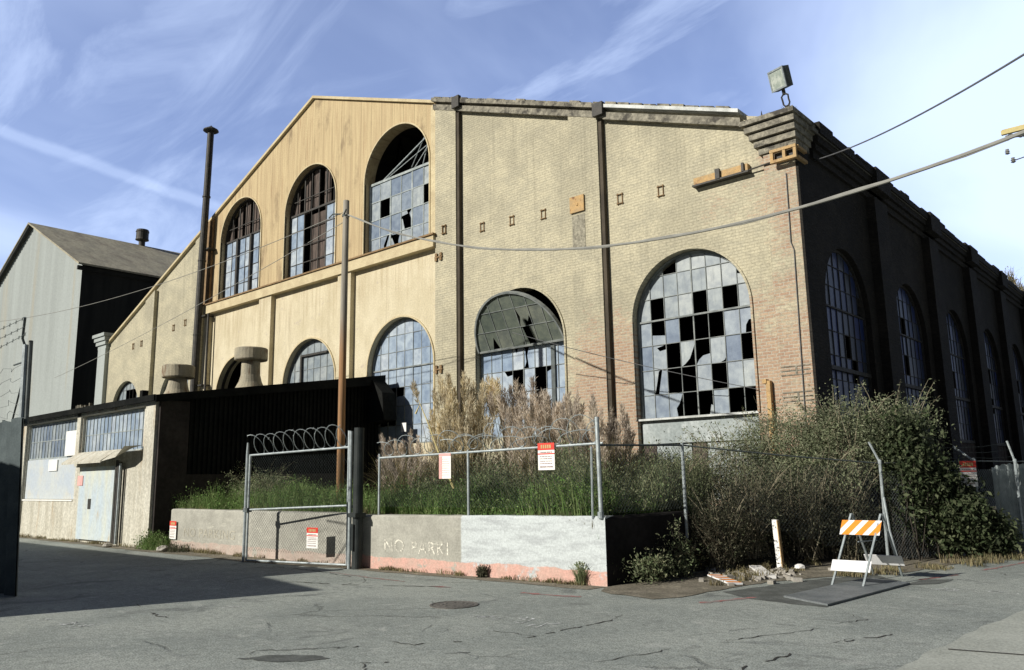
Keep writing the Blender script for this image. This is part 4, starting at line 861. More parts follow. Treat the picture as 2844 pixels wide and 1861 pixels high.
mb = MB(); mb.tube([(-4.25, 29.9, 12.7), (-3.3, 30, 12.3), (-2.2, 30, 11.9)], .03, 6); mb.tube([(-4.3, 29.8, 12.55), (-3.9, 29.8, 12.5), (-3.4, 29.8, 12.6)], .035, 5); mb.tube([(-4.2, 29.8, 11.72), (-3.7, 29.8, 11.78), (-2.3, 30, 12.0)], .02, 5); mb.build('arm_brace', 'galv_dark', UP)
mb = MB()
for x, z in ((-4.2, 11.65), (-4.33, 11.98), (-3.75, 12.18), (-3.65, 11.7), (-4.28, 12.45), (-3.9, 12.45)): mb.lathe((x, 29.8, z), [(.03, 0), (.08, .03), (.04, .06), (.08, .1), (.04, .13), (.06, .17)], 10)
mb.build('insulator', 'insulator_glaze', UP)
mb = MB(); mb.lathe((-3.45, 29.9, 10.0), [(.30, 0), (.34, .04), (.34, .9), (.36, .95), (.30, 1.02), (.05, 1.06)], 20); mb.build('transformer', 'white_paint', UP)
mb = MB(); mb.box(-3.15, -2.3, 29.9, 29.98, 10.3, 10.4); mb.tube([(-3.85, 29.8, 10.9), (-4.0, 29.8, 10.4), (-3.95, 29.8, 9.2), (-3.6, 29.8, 8.9)], .02, 5); mb.tube([(-3.95, 29.8, 6.9), (-2.3, 29.9, 6.9)], .03, 5); mb.box(-4.02, -3.88, 29.72, 29.86, 6.85, 6.98); mb.build('bracket', 'galv_dark', UP)

# ------------------------------------------------------------------ retaining walls
def wallrun(path, h, th, step=.25, side=1):
    """concrete wall along path (front face line), thickness to the left of travel, worn top edge"""
    P = []
    for i in range(len(path)-1):
        a, b = Vector(path[i]), Vector(path[i+1]); n = max(1, int((b-a).length/step))
        for k in range(n): P.append(a.lerp(b, k/n))
    P.append(Vector(path[-1])); vs = []
    for i, p in enumerate(P):
        d = (P[min(i+1, len(P)-1)]-P[max(i-1, 0)]).normalized(); nn = Vector((-d.y, d.x))*side; j = lambda a=.006: random.uniform(-a, a)
        hh = h(i/(len(P)-1)) if callable(h) else h
        for off, z in ((0, -.05), (j(.0015), hh*.35), (j(.0015), hh*.7), (j(.003), hh-.035+j(.008)), (.03+j(.006), hh+j(.006)), (th*.6, hh+j(.008)), (th-.02, hh+j()), (th, hh-.03), (th, -.05)):
            q = p+nn*off; vs.append((q.x, q.y, z))
    m = 9; mb = MB(); fs = [(i*m+k, (i+1)*m+k, (i+1)*m+k+1, i*m+k+1) for i in range(len(P)-1) for k in range(m-1)]
    fs += [tuple(range(m)), tuple(reversed([(len(P)-1)*m+k for k in range(m)]))]
    return mb.add(vs, fs)
def text_part(body, size, loc, rz, mat, parent, name='lettering', sx=1.0, space=1.0):
    cu = bpy.data.curves.new(name, 'FONT'); cu.body = body; cu.size = size; cu.extrude = .0004; cu.space_character = space
    t = bpy.data.objects.new('t', cu); COL.objects.link(t); dg = bpy.context.evaluated_depsgraph_get(); dg.update()
    me = bpy.data.meshes.new_from_object(t.evaluated_get(dg)); bpy.data.objects.remove(t)
    M = Matrix.Translation(Vector(loc)-ORG[parent.name]) @ Matrix.Rotation(rz, 4, 'Z') @ Matrix.Rotation(math.pi/2, 4, 'X') @ Matrix.Diagonal((sx, 1, 1, 1))
    me.transform(M); me.name = name; me.materials.clear(); me.materials.append(MATS[mat]); o = bpy.data.objects.new(name, me); COL.objects.link(o); o.parent = parent; return o
wy = lambda x: 10.15+.0737*(x+13.2)
RW = thing('retaining_wall', (-10.3, 10.4, 0), 'low concrete retaining wall with white painted right half and pink base, carrying the fence', 'wall')
mb = wallrun([(-13.25, wy(-13.25)), (-7.5, wy(-7.5))], lambda t: 1.01+.05*t, .3)
mb.build('wall_face', 'retaining_concrete', RW)
mb = wallrun([(-7.5, 10.575), (-7.32, 12.9)], 1.05, .28); mb.build('wall_return', 'shade_concrete', RW)
text_part('NO', .34, (-12.45, wy(-12.45)-.004, .34), math.atan(.0737), 'faded_letters', RW, sx=1.05)
text_part('PARKI', .33, (-11.72, wy(-11.72)-.004, .33), math.atan(.0737), 'faded_letters', RW, sx=1.0, space=1.12)
LW = thing('retaining_wall', (-17.3, 10.2, 0), 'bare grey concrete retaining wall behind the gate with faded lettering', 'wall')
wallrun([(-21.36, 10.27), (-13.35, 10.16)], 1.04, .3).build('wall_face', 'retaining_concrete', LW)
text_part('NO PARKING', .30, (-20.6, 10.254, .36), -.0137, 'faded_letters_dim', LW, sx=1.35, space=1.1)
# black steel post and gate
single(MB().tube([(-12.98, 9.98, 0), (-12.97, 9.98, 2.72)], .10, 18).box(-13.01, -12.95, 9.85, 9.872, .35, .85).box(-13.1, -12.87, 9.84, 10.1, .98, 1.06), 'steel_post', 'black_post', 'thick black steel post between the gate and the painted wall', 'post')
def chain(mb, A, B, zA0, zA1, zB0, zB1, pitch=.075, r=.0022):
    A = Vector((A[0], A[1], 0)); B = Vector((B[0], B[1], 0)); Ln = (B-A).length; d = (B-A)/Ln; nrm = Vector((-d.y, d.x, 0))
    lo = lambda s: zA0+(zB0-zA0)*s/Ln; hi = lambda s: zA1+(zB1-zA1)*s/Ln
    H_ = max(zA1-zA0, zB1-zB0)+.3
    for sgn in (1, -1):
        s = -H_
        while s < Ln+H_:
            pts = []; K = 14
            for k in range(K+1):
                z = min(zA0, zB0)+H_*k/K; u = s+sgn*(z-min(zA0, zB0))*.95
                if 0 <= u <= Ln and lo(u) <= z <= hi(u): pts.append((u, z))
            if len(pts) >= 2:
                p, q = pts[0], pts[-1]
                a = A+d*p[0]+Vector((0, 0, p[1]))+nrm*.003*sgn; b = A+d*q[0]+Vector((0, 0, q[1]))+nrm*.003*sgn
                mb.tube([a, b], r, 3, cap=False)
            s += pitch
    return mb
def coil(A, B, zA, zB, r, n, wire=.006, jit=.03, flat=1.0, barbs=True):
    A = Vector((*A, zA)); B = Vector((*B, zB)); d = (B-A); dn = d.normalized(); up = Vector((0, 0, 1)); s = dn.cross(up)
    K = 18; pts = []; jr = [random.uniform(-jit, jit) for _ in range(n+2)]
    for i in range(n*K+1):
        t = i/(n*K); a = 2*math.pi*i/K; w = i/K; j = jr[int(w)]*(1-w % 1)+jr[int(w)+1]*(w % 1)
        lean = .5*math.sin(a)*d.length/n
        pts.append(A+d*t+dn*lean+s*(math.cos(a)*(r+j)*.75)+up*(math.sin(a+1.2)*(r+j)*flat+j*.5))
    mb = MB().tube(pts, wire, 4)
    if barbs:
        for p in pts[::2]: v = Vector((random.uniform(-1, 1), random.uniform(-1, 1), random.uniform(-1, 1))).normalized()*.02; mb.tube([p-v, p+v], .0035, 3)
    return mb
def sign(loc, rz, w, h, head, faded=False, label='', bandz=True, tilt=0):
    """enamel notice: white plate, coloured header, lines of small illegible print; local x along the plate"""
    t = thing('notice_sign', loc, label, 'sign', 'red and white notice signs'); t.rotation_euler = (0, tilt, rz); O = Vector(loc)
    def bx(x0, x1, z0, z1, y, name, mat): mb = MB(); mb.box(O.x+x0, O.x+x1, O.y+y, O.y+y+.004, O.z+z0, O.z+z1); return mb.build(name, mat, t)
    bx(-w/2, w/2, 0, h, 0, 'plate', 'sign_white')
    if faded: bx(-w/2, -w/2+w*.25, .0, h*.88, -.0045, 'fade', 'sign_pink'); bx(-w/2, w/2, h*.9, h, -.005, 'header', 'sign_pink')
    else: bx(-w/2, w/2, h*.74, h, -.005, 'header', head); bx(-w/2, w/2, h*.58, h*.62, -.005, 'stripe', head)
    mb = MB(); ink = 'faded_ink' if faded else 'sign_ink'
    rows = [(.66, .03), (.5, .022), (.42, .022), (.33, .022), (.24, .022), (.12, .04)] if not faded else [(.78-.09*i, .02) for i in range(8)]
    for fz, fh in rows:
        x = -w*.38
        while x < w*.34:
            l = random.uniform(.03, .09)*w; mb.box(O.x+x, O.x+x+l, O.y-.0075, O.y-.0055, O.z+h*fz-h*fh/2, O.z+h*fz+h*fh/2); x += l+w*random.uniform(.02, .05)
    mb.build('small_print', ink, t)
    if not faded:
        mb = MB()
        for i in range(5): mb.box(O.x-w*.30+i*w*.13, O.x-w*.30+i*w*.13+w*.08, O.y-.0085, O.y-.0065, O.z+h*.80, O.z+h*.93)
        mb.build('header_print', 'yellow_wood' if head == 'sign_red' and w > .3 else 'sign_white', t)
    return t
GA = (-16.3, 9.56); GB = (-13.28, 9.97); gd = Vector((GB[0]-GA[0], GB[1]-GA[1])).normalized()
gp = lambda s: (GA[0]+gd.x*s, GA[1]+gd.y*s); GL = (Vector(GB)-Vector(GA)).length
GT = thing('chain_link_gate', (*GA, 0), 'galvanised chain-link gate topped with a row of razor wire loops', 'gate')
mb = MB()
mb.tube([(*gp(0), .02), (*gp(0), 2.30)], .026, 8); mb.tube([(*gp(GL), .05), (*gp(GL), 2.68)], .026, 8)
mb.tube([(*gp(0), 2.28), (*gp(GL), 2.35)], .023, 8); mb.tube([(*gp(0), 1.10), (*gp(GL), 1.20)], .021, 8); mb.tube([(*gp(0), .03), (*gp(GL), .06)], .021, 8)
mb.build('frame', 'galv', GT)
chain(MB(), gp(.03), gp(GL-.03), .05, 2.26, .08, 2.33).build('mesh', 'galv_dark', GT)
coil(gp(.08), gp(GL-.1), 2.50, 2.60, .215, 9, .008, .015, 1.0).build('razor_wire', 'galv', GT)
for z in (.5, 1.15, 2.0): MB().lathe((*gp(GL+.07), z), [(.045, 0), (.05, .01), (.05, .05), (.045, .06)], 10).build('hinge', 'galv_dark', GT)
mb = MB(); mb.box(-16.42, -16.25, 9.5, 9.62, 1.05, 1.14); mb.build('latch', 'galv_dark', GT)
mb = MB(); mb.tube([(-16.37, 9.53, 0), (-16.37, 9.53, 2.3), (-16.37, 9.53, 2.56)], [.032, .032, .02], 10)
single(mb, 'gate_post', 'galv', 'left galvanised gate post standing free in front of the concrete wall', 'gate post', 'gate posts')
mb = MB(); mb.tube([(-13.12, 9.9, 0), (-13.12, 9.9, 2.66)], .036, 10)
single(mb, 'gate_post', 'galv', 'right galvanised gate post beside the thick black post', 'gate post', 'gate posts')
gr = math.atan2(gd.y, gd.x)
sign((-14.22, 9.80, .35), gr, .33, .41, 'sign_red', label='small red and white notice wired low on the chain-link gate')
sign((-21.12, 10.22, .27), 0, .36, .46, 'sign_red', label='small red and white notice on the far left end of the bare concrete wall')
# front fence on the wall
FF = thing('chain_link_fence', (-10.3, 10.5, 1.03), 'chain-link fence with razor wire along the top of the painted retaining wall', 'fence')
fy = lambda x: wy(x)+.14
for x in (-12.75, -10.43):
    MB().tube([(x, fy(x), 1.0), (x, fy(x), 2.2)], .024, 8).build('post', 'galv', FF)
MB().tube([(-7.56, 10.56, 1.02), (-7.58, 10.56, 2.62)], .036, 10).tube([(-7.72, 10.55, 1.02), (-7.70, 10.55, 2.15)], .018, 6).lathe((-7.57, 10.56, 1.03), [(.05, 0), (.05, .1)], 10).build('post', 'galv', FF, 'tall corner post')
MB().tube([(-12.8, fy(-12.8), 2.12), (-10.43, fy(-10.43), 2.155), (-7.58, fy(-7.58), 2.205)], .021, 8).build('rail', 'galv', FF)
chain(MB(), (-12.8, fy(-12.8)), (-7.6, fy(-7.6)), 1.07, 2.11, 1.1, 2.19, .07, .0024).build('mesh', 'galv_dark', FF)
coil((-12.7, fy(-12.7)), (-7.62, fy(-7.62)), 2.32, 2.42, .18, 14, .0075, .07, .95).build('razor_wire', 'galv', FF)
coil((-11.0, fy(-11)), (-7.6, fy(-7.6)), 2.27, 2.33, .14, 7, .007, .06, .8).build('razor_wire', 'galv', FF)
sign((-8.66, fy(-8.66)-.05, 1.80), math.atan(.0737), .34, .45, 'sign_red', label='bright red and white notice hanging from the fence rail near the corner post')
sign((-10.95, fy(-10.95)-.05, 1.69), math.atan(.0737), .29, .46, 'sign_red', faded=True, label='faded pinkish white notice on the fence crossed by a yellow stalk')
mb = MB(); mb.box(-20.92, -20.66, 17.84, 17.86, 3.3, 3.6); single(mb, 'small_notice', 'sign_white', 'small blank white notice on the arched window above the black shed', 'sign')
mb = MB(); mb.tube([(-12.30, 10.95, 3.28), (-11.95, 10.92, 2.75), (-11.6, 10.9, 2.1), (-11.22, 10.9, 1.5)], [.006, .014, .02, .024], 6)
mb.tube([(-12.25, 10.95, 3.2), (-12.33, 10.9, 3.0)], [.004, .02], 4)
single(mb, 'yellow_stalk', 'yellow_wood', 'long yellow reed stalk leaning behind the faded notice', 'stalk')
# side fence
SF = thing('chain_link_fence', (-5.2, 16.3, 0), 'chain-link fence with angled barbed wire arms running along the right street edge', 'fence')
P2, P3, P4, P5 = (-7.3, 12.72), (-5.12, 16.3), (-3.95, 18.3), (-3.45, 19.5); P6 = (-1.5, 24.5)
MB().tube([(*P2, .6), (*P2, 2.24)], .03, 8).build('post', 'galv', SF)
def armpost(P, z1, tip, label=None):
    mb = MB(); mb.tube([(P[0], P[1], -.02), (P[0]+.02, P[1], z1)], .03, 8); mb.lathe((P[0]+.02, P[1], z1-.03), [(.035, 0), (.04, .06), (.02, .09)], 8); o = mb.build('post', 'galv', SF, label)
    mb = MB(); mb.tube([(P[0]+.02, P[1], z1), tip], .022, 6); mb.build('post_arm', 'galv', o); return o
armpost(P3, 1.85, (-5.27, 16.3, 2.25)); armpost(P5, 1.84, (-3.53, 19.5, 2.27)); armpost(P4, 1.86, (-4.27, 18.3, 2.16)); armpost(P6, 1.86, (-1.7, 24.5, 2.25))
mb = MB(); mb.tube([(-7.56, 10.6, 2.17), (*P2, 2.2)], .018, 6); mb.tube([(*P2, 2.2), (-6.2, 14.5, 2.0), (*P3, 1.84)], .014, 6); mb.tube([(*P3, 1.84), (*P4, 1.86), (*P5, 1.84), (*P6, 1.86)], .012, 6); mb.build('rail', 'galv_dark', SF)
mb = MB(); chain(mb, (-7.5, 10.65), P2, 1.08, 2.15, 1.0, 2.18, .08, .003); mb.build('mesh', 'galv_dark', SF)
mb = MB()
chain(mb, P2, P3, .95, 2.16, .05, 1.82, .08, .0018); mb.build('mesh', 'galv_dark', SF); mb = MB(); chain(mb, P3, P4, .05, 1.82, .05, 1.84, .07, .0018); chain(mb, P4, P5, .05, 1.84, .05, 1.82, .07, .0035); chain(mb, P5, P6, .05, 1.82, .05, 1.84, .07, .0045); mb.build('mesh', 'galv', SF)
mb = MB()
for k in range(3):
    f = k/3+.25
    a = Vector((-5.12, 16.3, 1.85)).lerp(Vector((-5.27, 16.3, 2.25)), f); b = Vector((-3.93, 18.3, 1.86)).lerp(Vector((-4.27, 18.3, 2.16)), f); c = Vector((-3.43, 19.5, 1.84)).lerp(Vector((-3.53, 19.5, 2.27)), f)
    mb.tube([a, (a+b)/2-Vector((0, 0, .05)), b, (b+c)/2-Vector((0, 0, .03)), c], .004, 3)
mb.build('barbed_wire', 'galv_dark', SF)
MB().tube([(-5.12+.03, 16.3, 1.2), (-4.95, 16.0, .6), (-4.72, 15.6, .02)], .02, 6).build('brace', 'galv', SF)
sign((-3.97, 17.95, 1.36), R(60), .42, .50, 'sign_red', label='dull red and white notice in shade on the side fence behind the dark shrub')
mb = MB(); vs = []
for i in range(24):
    t = i/23; x = -3.75+(.6)*t; y = 18.9+1.5*t+.04*math.sin(i*1.3)
    vs += [(x, y, .25+.1*math.sin(i)), (x, y, 1.8-.35*(t-.45)**2-.02*math.sin(i*2))]
mb.add(vs, [(2*i, 2*i+2, 2*i+3, 2*i+1) for i in range(23)])
mb.build('wind_screen', 'sheet_grey', SF, 'torn pale screen cloth on the fence')

# ------------------------------------------------------------------ barricade, stake, debris
BA = thing('barricade', (-4.5, 13.3, 0), 'folding A-frame barricade with orange and white striped top board standing on the road', 'barricade')
tz = 1.03; ty = 13.35
def leg(xb, yb, xt): return MB().obox(*[Vector(v) for v in (((xb+xt)/2, (yb+ty)/2, tz/2),)], Vector((.014, 0, 0)), Vector((0, .018, 0)), (Vector((xt-xb, ty-yb, tz))/2))
for xb, yb, xt in ((-4.78, 12.53, -4.69), (-4.31, 12.47, -4.24), (-4.70, 14.18, -4.68), (-4.28, 14.24, -4.22)): leg(xb, yb, xt).build('leg', 'galv', BA)
def onfront(x, s, off=.022):   # point on the front leg plane; s = height
    return Vector((x, 12.5+(ty-12.5)*s/tz-off, s))
def board(x0, x1, s0, s1, mat, name, front=True, th=.008):
    if front: a, b, c, d = onfront(x0, s0), onfront(x1, s0), onfront(x1, s1), onfront(x0, s1)
    else:
        g = lambda x, s: Vector((x, 14.2+(ty-14.2)*s/tz-.02, s)); a, b, c, d = g(x0, s0), g(x1, s0), g(x1, s1), g(x0, s1)
    n = (b-a).cross(d-a).normalized()*th; mb = MB(); mb.add([a, b, c, d, a-n, b-n, c-n, d-n], [(0, 1, 2, 3), (7, 6, 5, 4), (0, 4, 5, 1), (1, 5, 6, 2), (2, 6, 7, 3), (3, 7, 4, 0)]); return mb.build(name, mat, BA)
tb = board(-4.80, -4.20, .72, .93, 'white_paint', 'striped_board')
mb = MB(); w_ = .60; 
for k in range(-2, 6):
    a0 = -4.80+k*.205+.03; q = clip([(a0, .72), (a0+.11, .72), (a0+.11+.17, .93), (a0+.17, .93)], [(-4.80, .72), (-4.20, .72), (-4.20, .93), (-4.80, .93)])
    if len(q) > 2: mb.add([onfront(p[0], p[1], .026) for p in q], [tuple(range(len(q)))])
mb.build('stripe', 'orange_paint', tb)
board(-4.83, -4.25, .21, .36, 'white_paint', 'lower_board'); board(-4.74, -4.16, .19, .35, 'white_paint', 'rear_board', False)
MB().tube([(-4.5, 13.0, .62), (-4.45, 13.7, .60)], .008, 5).build('spreader', 'galv', BA)
ST = thing('marker_stake', (-6.22, 14.02, 0), 'upright square wooden stake with white face and orange edge beside the rubble', 'stake')
MB().obox((-6.24, 14.02, .43), (.045, 0, 0), (0, .045, 0), (-.02, 0, .44)).build('post', 'sign_white', ST)
MB().obox((-6.185, 14.0, .45), (.008, 0, 0), (0, .044, 0), (-.02, 0, .41)).build('edge', 'rust_orange', ST)
BD = thing('broken_board', (-6.3, 12.2, 0), 'fallen orange and white striped barricade board lying on the dirt', 'board')
a = Vector((-6.68, 12.42, .05)); b = Vector((-5.92, 11.72, .03)); d = (b-a).normalized(); s = Vector((-d.y, d.x, 0))
mb = MB().obox((a+b)/2, (b-a)/2, s*.10, Vector((0, .0, .012))); mb.build('board', 'white_paint', BD)
mb = MB()
for k in range(4):
    p = a+(b-a)*(k/4+.05); q = a+(b-a)*(k/4+.17); z = Vector((0, 0, .014)); mb.add([p+s*.1+z+d*.05, q+s*.1+z+d*.05, q-s*.1+z-d*.03, p-s*.1+z-d*.03], [(0, 3, 2, 1)])
mb.build('stripe', 'orange_paint', BD)
mb = MB(); a = Vector((-6.45, 13.5, .10)); b = Vector((-5.85, 12.75, .03)); d = (b-a).normalized(); s = Vector((-d.y, d.x, 0)); mb.obox((a+b)/2, (b-a)/2, s*.10, Vector((0, 0, .02)))
single(mb, 'plank', 'sign_white', 'plain white plank lying on the rubble at the foot of the stake', 'plank')
mb = MB()
for i in range(90):
    x = random.gauss(-6.25, .38); y = random.gauss(13.1, .5); r_ = random.uniform(.015, .07)
    u = Vector((random.uniform(-1, 1), random.uniform(-1, 1), random.uniform(-.3, .3))).normalized(); v = u.cross(Vector((0, 0, 1))).normalized()
    mb.obox((x, y, .01+r_*.3), u*r_, v*r_*random.uniform(.5, 1), u.cross(v)*r_*.45)
mb.build('rubble', 'rubble_mat'); tag(bpy.data.objects['rubble'], 'heap of broken concrete bits around the stake', 'rubble', kind='stuff')
for x, y, s, lab in ((-7.0, 13.1, .09, 'small pale stone on the dirt left of the rubble heap'), (-6.0, 14.3, .10, 'pale stone just right of the stake foot'), (-20.6, 9.75, .16, 'pale stone on the ground below the left concrete wall'), (-23.6, 9.6, .13, 'pale stone by the shed downpipe')):
    mb = MB(); n = 9; prof = [(s*.5, 0), (s, s*.3), (s*.85, s*.75), (s*.3, s)]; mb.lathe((x, y, 0), prof, n); mb.v = [(v[0]+random.uniform(-.15, .15)*s, v[1]+random.uniform(-.15, .15)*s, v[2]) for v in mb.v]
    single(mb, 'stone', 'sign_white' if s < .12 else 'rubble_mat', lab, 'stone')

# ------------------------------------------------------------------ vegetation
def arrmesh(name, V, F, mat, parent=None):
    me = bpy.data.meshes.new(name); V = np.asarray(V, np.float32); F = np.asarray(F, np.int32); k = F.shape[1]
    org = np.array(ORG[parent.name]) if parent else np.zeros(3); V = V-org
    me.vertices.add(len(V)); me.vertices.foreach_set('co', V.astype(np.float32).ravel()); me.loops.add(F.size); me.loops.foreach_set('vertex_index', F.ravel())
    me.polygons.add(len(F)); me.polygons.foreach_set('loop_start', np.arange(0, F.size, k, dtype=np.int32)); me.polygons.foreach_set('loop_total', np.full(len(F), k, np.int32))
    me.update(calc_edges=True); me.materials.append(MATS[mat]); o = bpy.data.objects.new(name, me); COL.objects.link(o)
    if parent: o.parent = parent
    return o
def leaves(C, size, asp=.45, upb=0.0, dirs=None):
    N_ = len(C); d = rng.normal(size=(N_, 3)) if dirs is None else dirs+rng.normal(size=(N_, 3))*.35
    d[:, 2] += upb; d /= np.linalg.norm(d, axis=1)[:, None]; r = rng.normal(size=(N_, 3)); s = np.cross(d, r); s /= np.linalg.norm(s, axis=1)[:, None]
    sz = size*rng.uniform(.5, 1.4, (N_, 1)); a = C; V = np.stack([a, a+d*sz*.5+s*sz*asp*.5, a+d*sz, a+d*sz*.5-s*sz*asp*.5], 1).reshape(-1, 3)
    return V, np.arange(N_*4).reshape(-1, 4)
def blades(Bs, h, lean, w, droop=.25):
    """curved grass blades, 3 quads each"""
    N_ = len(Bs); a = rng.uniform(0, 2*np.pi, N_); dr = np.stack([np.cos(a), np.sin(a), np.zeros(N_)], 1); sd = np.stack([-np.sin(a), np.cos(a), np.zeros(N_)], 1)
    ln = (lean*rng.uniform(.2, 1.3, N_))[:, None]; h = np.broadcast_to(h, (N_,))[:, None]*rng.uniform(.6, 1.15, (N_, 1)); R_ = []
    for t, ww in ((0, 1), (.4, .85), (.75, .55), (1, .05)):
        c = Bs+dr*ln*h*t**1.8+np.array([0, 0, 1])*h*(t-droop*ln*t**3); R_ += [c+sd*w*ww/2, c-sd*w*ww/2]
    V = np.stack(R_, 1).reshape(-1, 3); b = np.arange(N_)[:, None]*8
    F = np.concatenate([b+np.array([[2*i, 2*i+1, 2*i+3, 2*i+2]]) for i in range(3)], 0); return V, F
def join(*vf):
    V = []; F = []; o = 0
    for v, f in vf: V.append(v); F.append(f+o); o += len(v)
    return np.concatenate(V), np.concatenate(F)
def hz(x, y): return np.array([yard_h(a, b) for a, b in zip(x, y)])
# weeds behind the walls
def weedfield(n, xr, yr, hh, mat, name, lab, leafn=0, w=.014):
    x = rng.uniform(*xr, n); y = rng.uniform(*yr, n); cl_ = .5+.5*np.sin(x*2.1+1.3*np.sin(y*2))*np.cos(y*1.7+x*.6)
    z = hz(x, y); h = hh*(.45+.8*cl_)*rng.uniform(.7, 1.2, n); vf = [blades(np.stack([x, y, z], 1), h, .45, w)]
    if leafn:
        k = rng.integers(0, n, leafn); t = rng.uniform(.15, 1, leafn); C = np.stack([x[k]+rng.normal(0, .06, leafn), y[k]+rng.normal(0, .06, leafn), z[k]+h[k]*t], 1); vf.append(leaves(C, .055, .5, .3))
    o = arrmesh(name, *join(*vf), mat); return tag(o, lab, 'weeds', kind='stuff')
weedfield(14000, (-22, -13), (10.55, 13.6), .7, 'leaf_green', 'weeds', 'lush green weeds behind the left concrete wall', 22000)
weedfield(12000, (-13, -7.6), (10.62, 12.6), .72, 'leaf_green', 'weeds', 'green weeds behind the fence on the painted wall', 20000)
weedfield(8000, (-13, -7.7), (11.4, 14.5), 1.15, 'leaf_weed', 'tall_weeds', 'taller grey-green weeds further back behind the fence', 26000)
weedfield(3500, (-21.8, -13.4), (10.5, 10.8), .28, 'leaf_dry', 'dry_grass', 'dry grass fringe along the left wall top', 0, .01)
weedfield(3500, (-13.2, -7.6), (10.55, 10.85), .2, 'leaf_dry', 'dry_grass', 'dry grass fringe along the painted wall top', 0, .01)
weedfield(5000, (-9.6, -7.55), (10.7, 13.5), .55, 'leaf_olive', 'weeds', 'olive weeds around the fence corner', 9000)
def tuft(x, y, z, n, h, spread, mat, w=.012, leaf=0, lf=.05):
    a = rng.uniform(0, 6.28, n); r = spread*np.sqrt(rng.uniform(0, 1, n)); Bp = np.stack([x+r*np.cos(a), y+r*np.sin(a)*.7, np.full(n, z)], 1); vf = [blades(Bp, h, .6, w)]
    if leaf: k = rng.integers(0, n, leaf); C = Bp[k]+np.stack([rng.normal(0, spread*.3, leaf), rng.normal(0, spread*.3, leaf), rng.uniform(0, h, leaf)], 1); vf.append(leaves(C, lf, .5, .2))
    return join(*vf)
# wall-foot and kerb tufts
vf = [tuft(x, y, 0, 40, h, s, 'x') for x, y, h, s in [(random.uniform(-13, -7.6), None, random.uniform(.04, .12), random.uniform(.05, .2)) for _ in range(26)] for y in [wy(x)-.06]]
vf += [tuft(random.uniform(-21, -13.5), 10.14, 0, 40, random.uniform(.05, .14), .18, 'x') for _ in range(24)]+[tuft(random.uniform(-32, -22), 9.95, 0, 40, random.uniform(.05, .16), .2, 'x') for _ in range(24)]
vf += [tuft(-5.95-abs(random.gauss(0, .5)), random.gauss(13.4, .9), .01, 40, random.uniform(.04, .16), .14, 'x') for _ in range(40)]+[tuft(-5.3+.42*(y-13.2)+random.gauss(0, .18), y, .01, 50, random.uniform(.05, .2), .2, 'x') for y in [random.uniform(13.4, 24) for _ in range(60)]]
tag(arrmesh('kerb_grass', *join(*vf), 'leaf_dry'), 'dry grass tufts growing from the cracks along the walls and verge', 'grass', kind='stuff')
vf = [tuft(-21.7+random.gauss(0, .3), 9.95, 0, 120, random.uniform(.2, .5), .3, 'x', leaf=200) for _ in range(6)]
tag(arrmesh('weed_clump', *join(*vf), 'leaf_green'), 'green weed clump at the corner between the shed and the concrete wall', 'weed')
for x, y, s, h, mat, lab in ((-32.95, 9.8, .25, .55, 'leaf_brown', 'brown dry tuft at the far left corner of the shed'), (-20.2, 9.95, .35, .22, 'leaf_brown', 'low brown tuft at the foot of the left concrete wall'), (-9.95, wy(-9.95)-.06, .09, .22, 'leaf_brown', 'small dry weed at the foot of the painted wall'), (-7.95, wy(-7.95)-.05, .07, .35, 'leaf_weed', 'spindly weed at the right end of the painted wall')):
    tag(arrmesh('weed_tuft', *tuft(x, y, 0, 160, h, s, mat, leaf=160), mat), lab, 'weed')
# grass on the corner top and on the cornice
vf = [tuft(x, 17.95+random.uniform(-.1, .3), 10.14, 60, random.uniform(.06, .26), .10, 'x', .02) for x in np.linspace(-7.95, -6.85, 14)]
tag(arrmesh('corner_grass', *join(*vf), 'leaf_dry'), 'yellow dry grass growing on top of the brick corner', 'grass', kind='stuff')
vf = [tuft(-6.9, y, 10.25, 60, random.uniform(.3, 1.0), .25, 'x', .03, 40, .1) for y in (43, 44.5, 46, 47, 48.5, 50)]
tag(arrmesh('cornice_weeds', *join(*vf), 'leaf_dry'), 'weeds sprouting along the cornice of the side wall', 'weeds', kind='stuff')
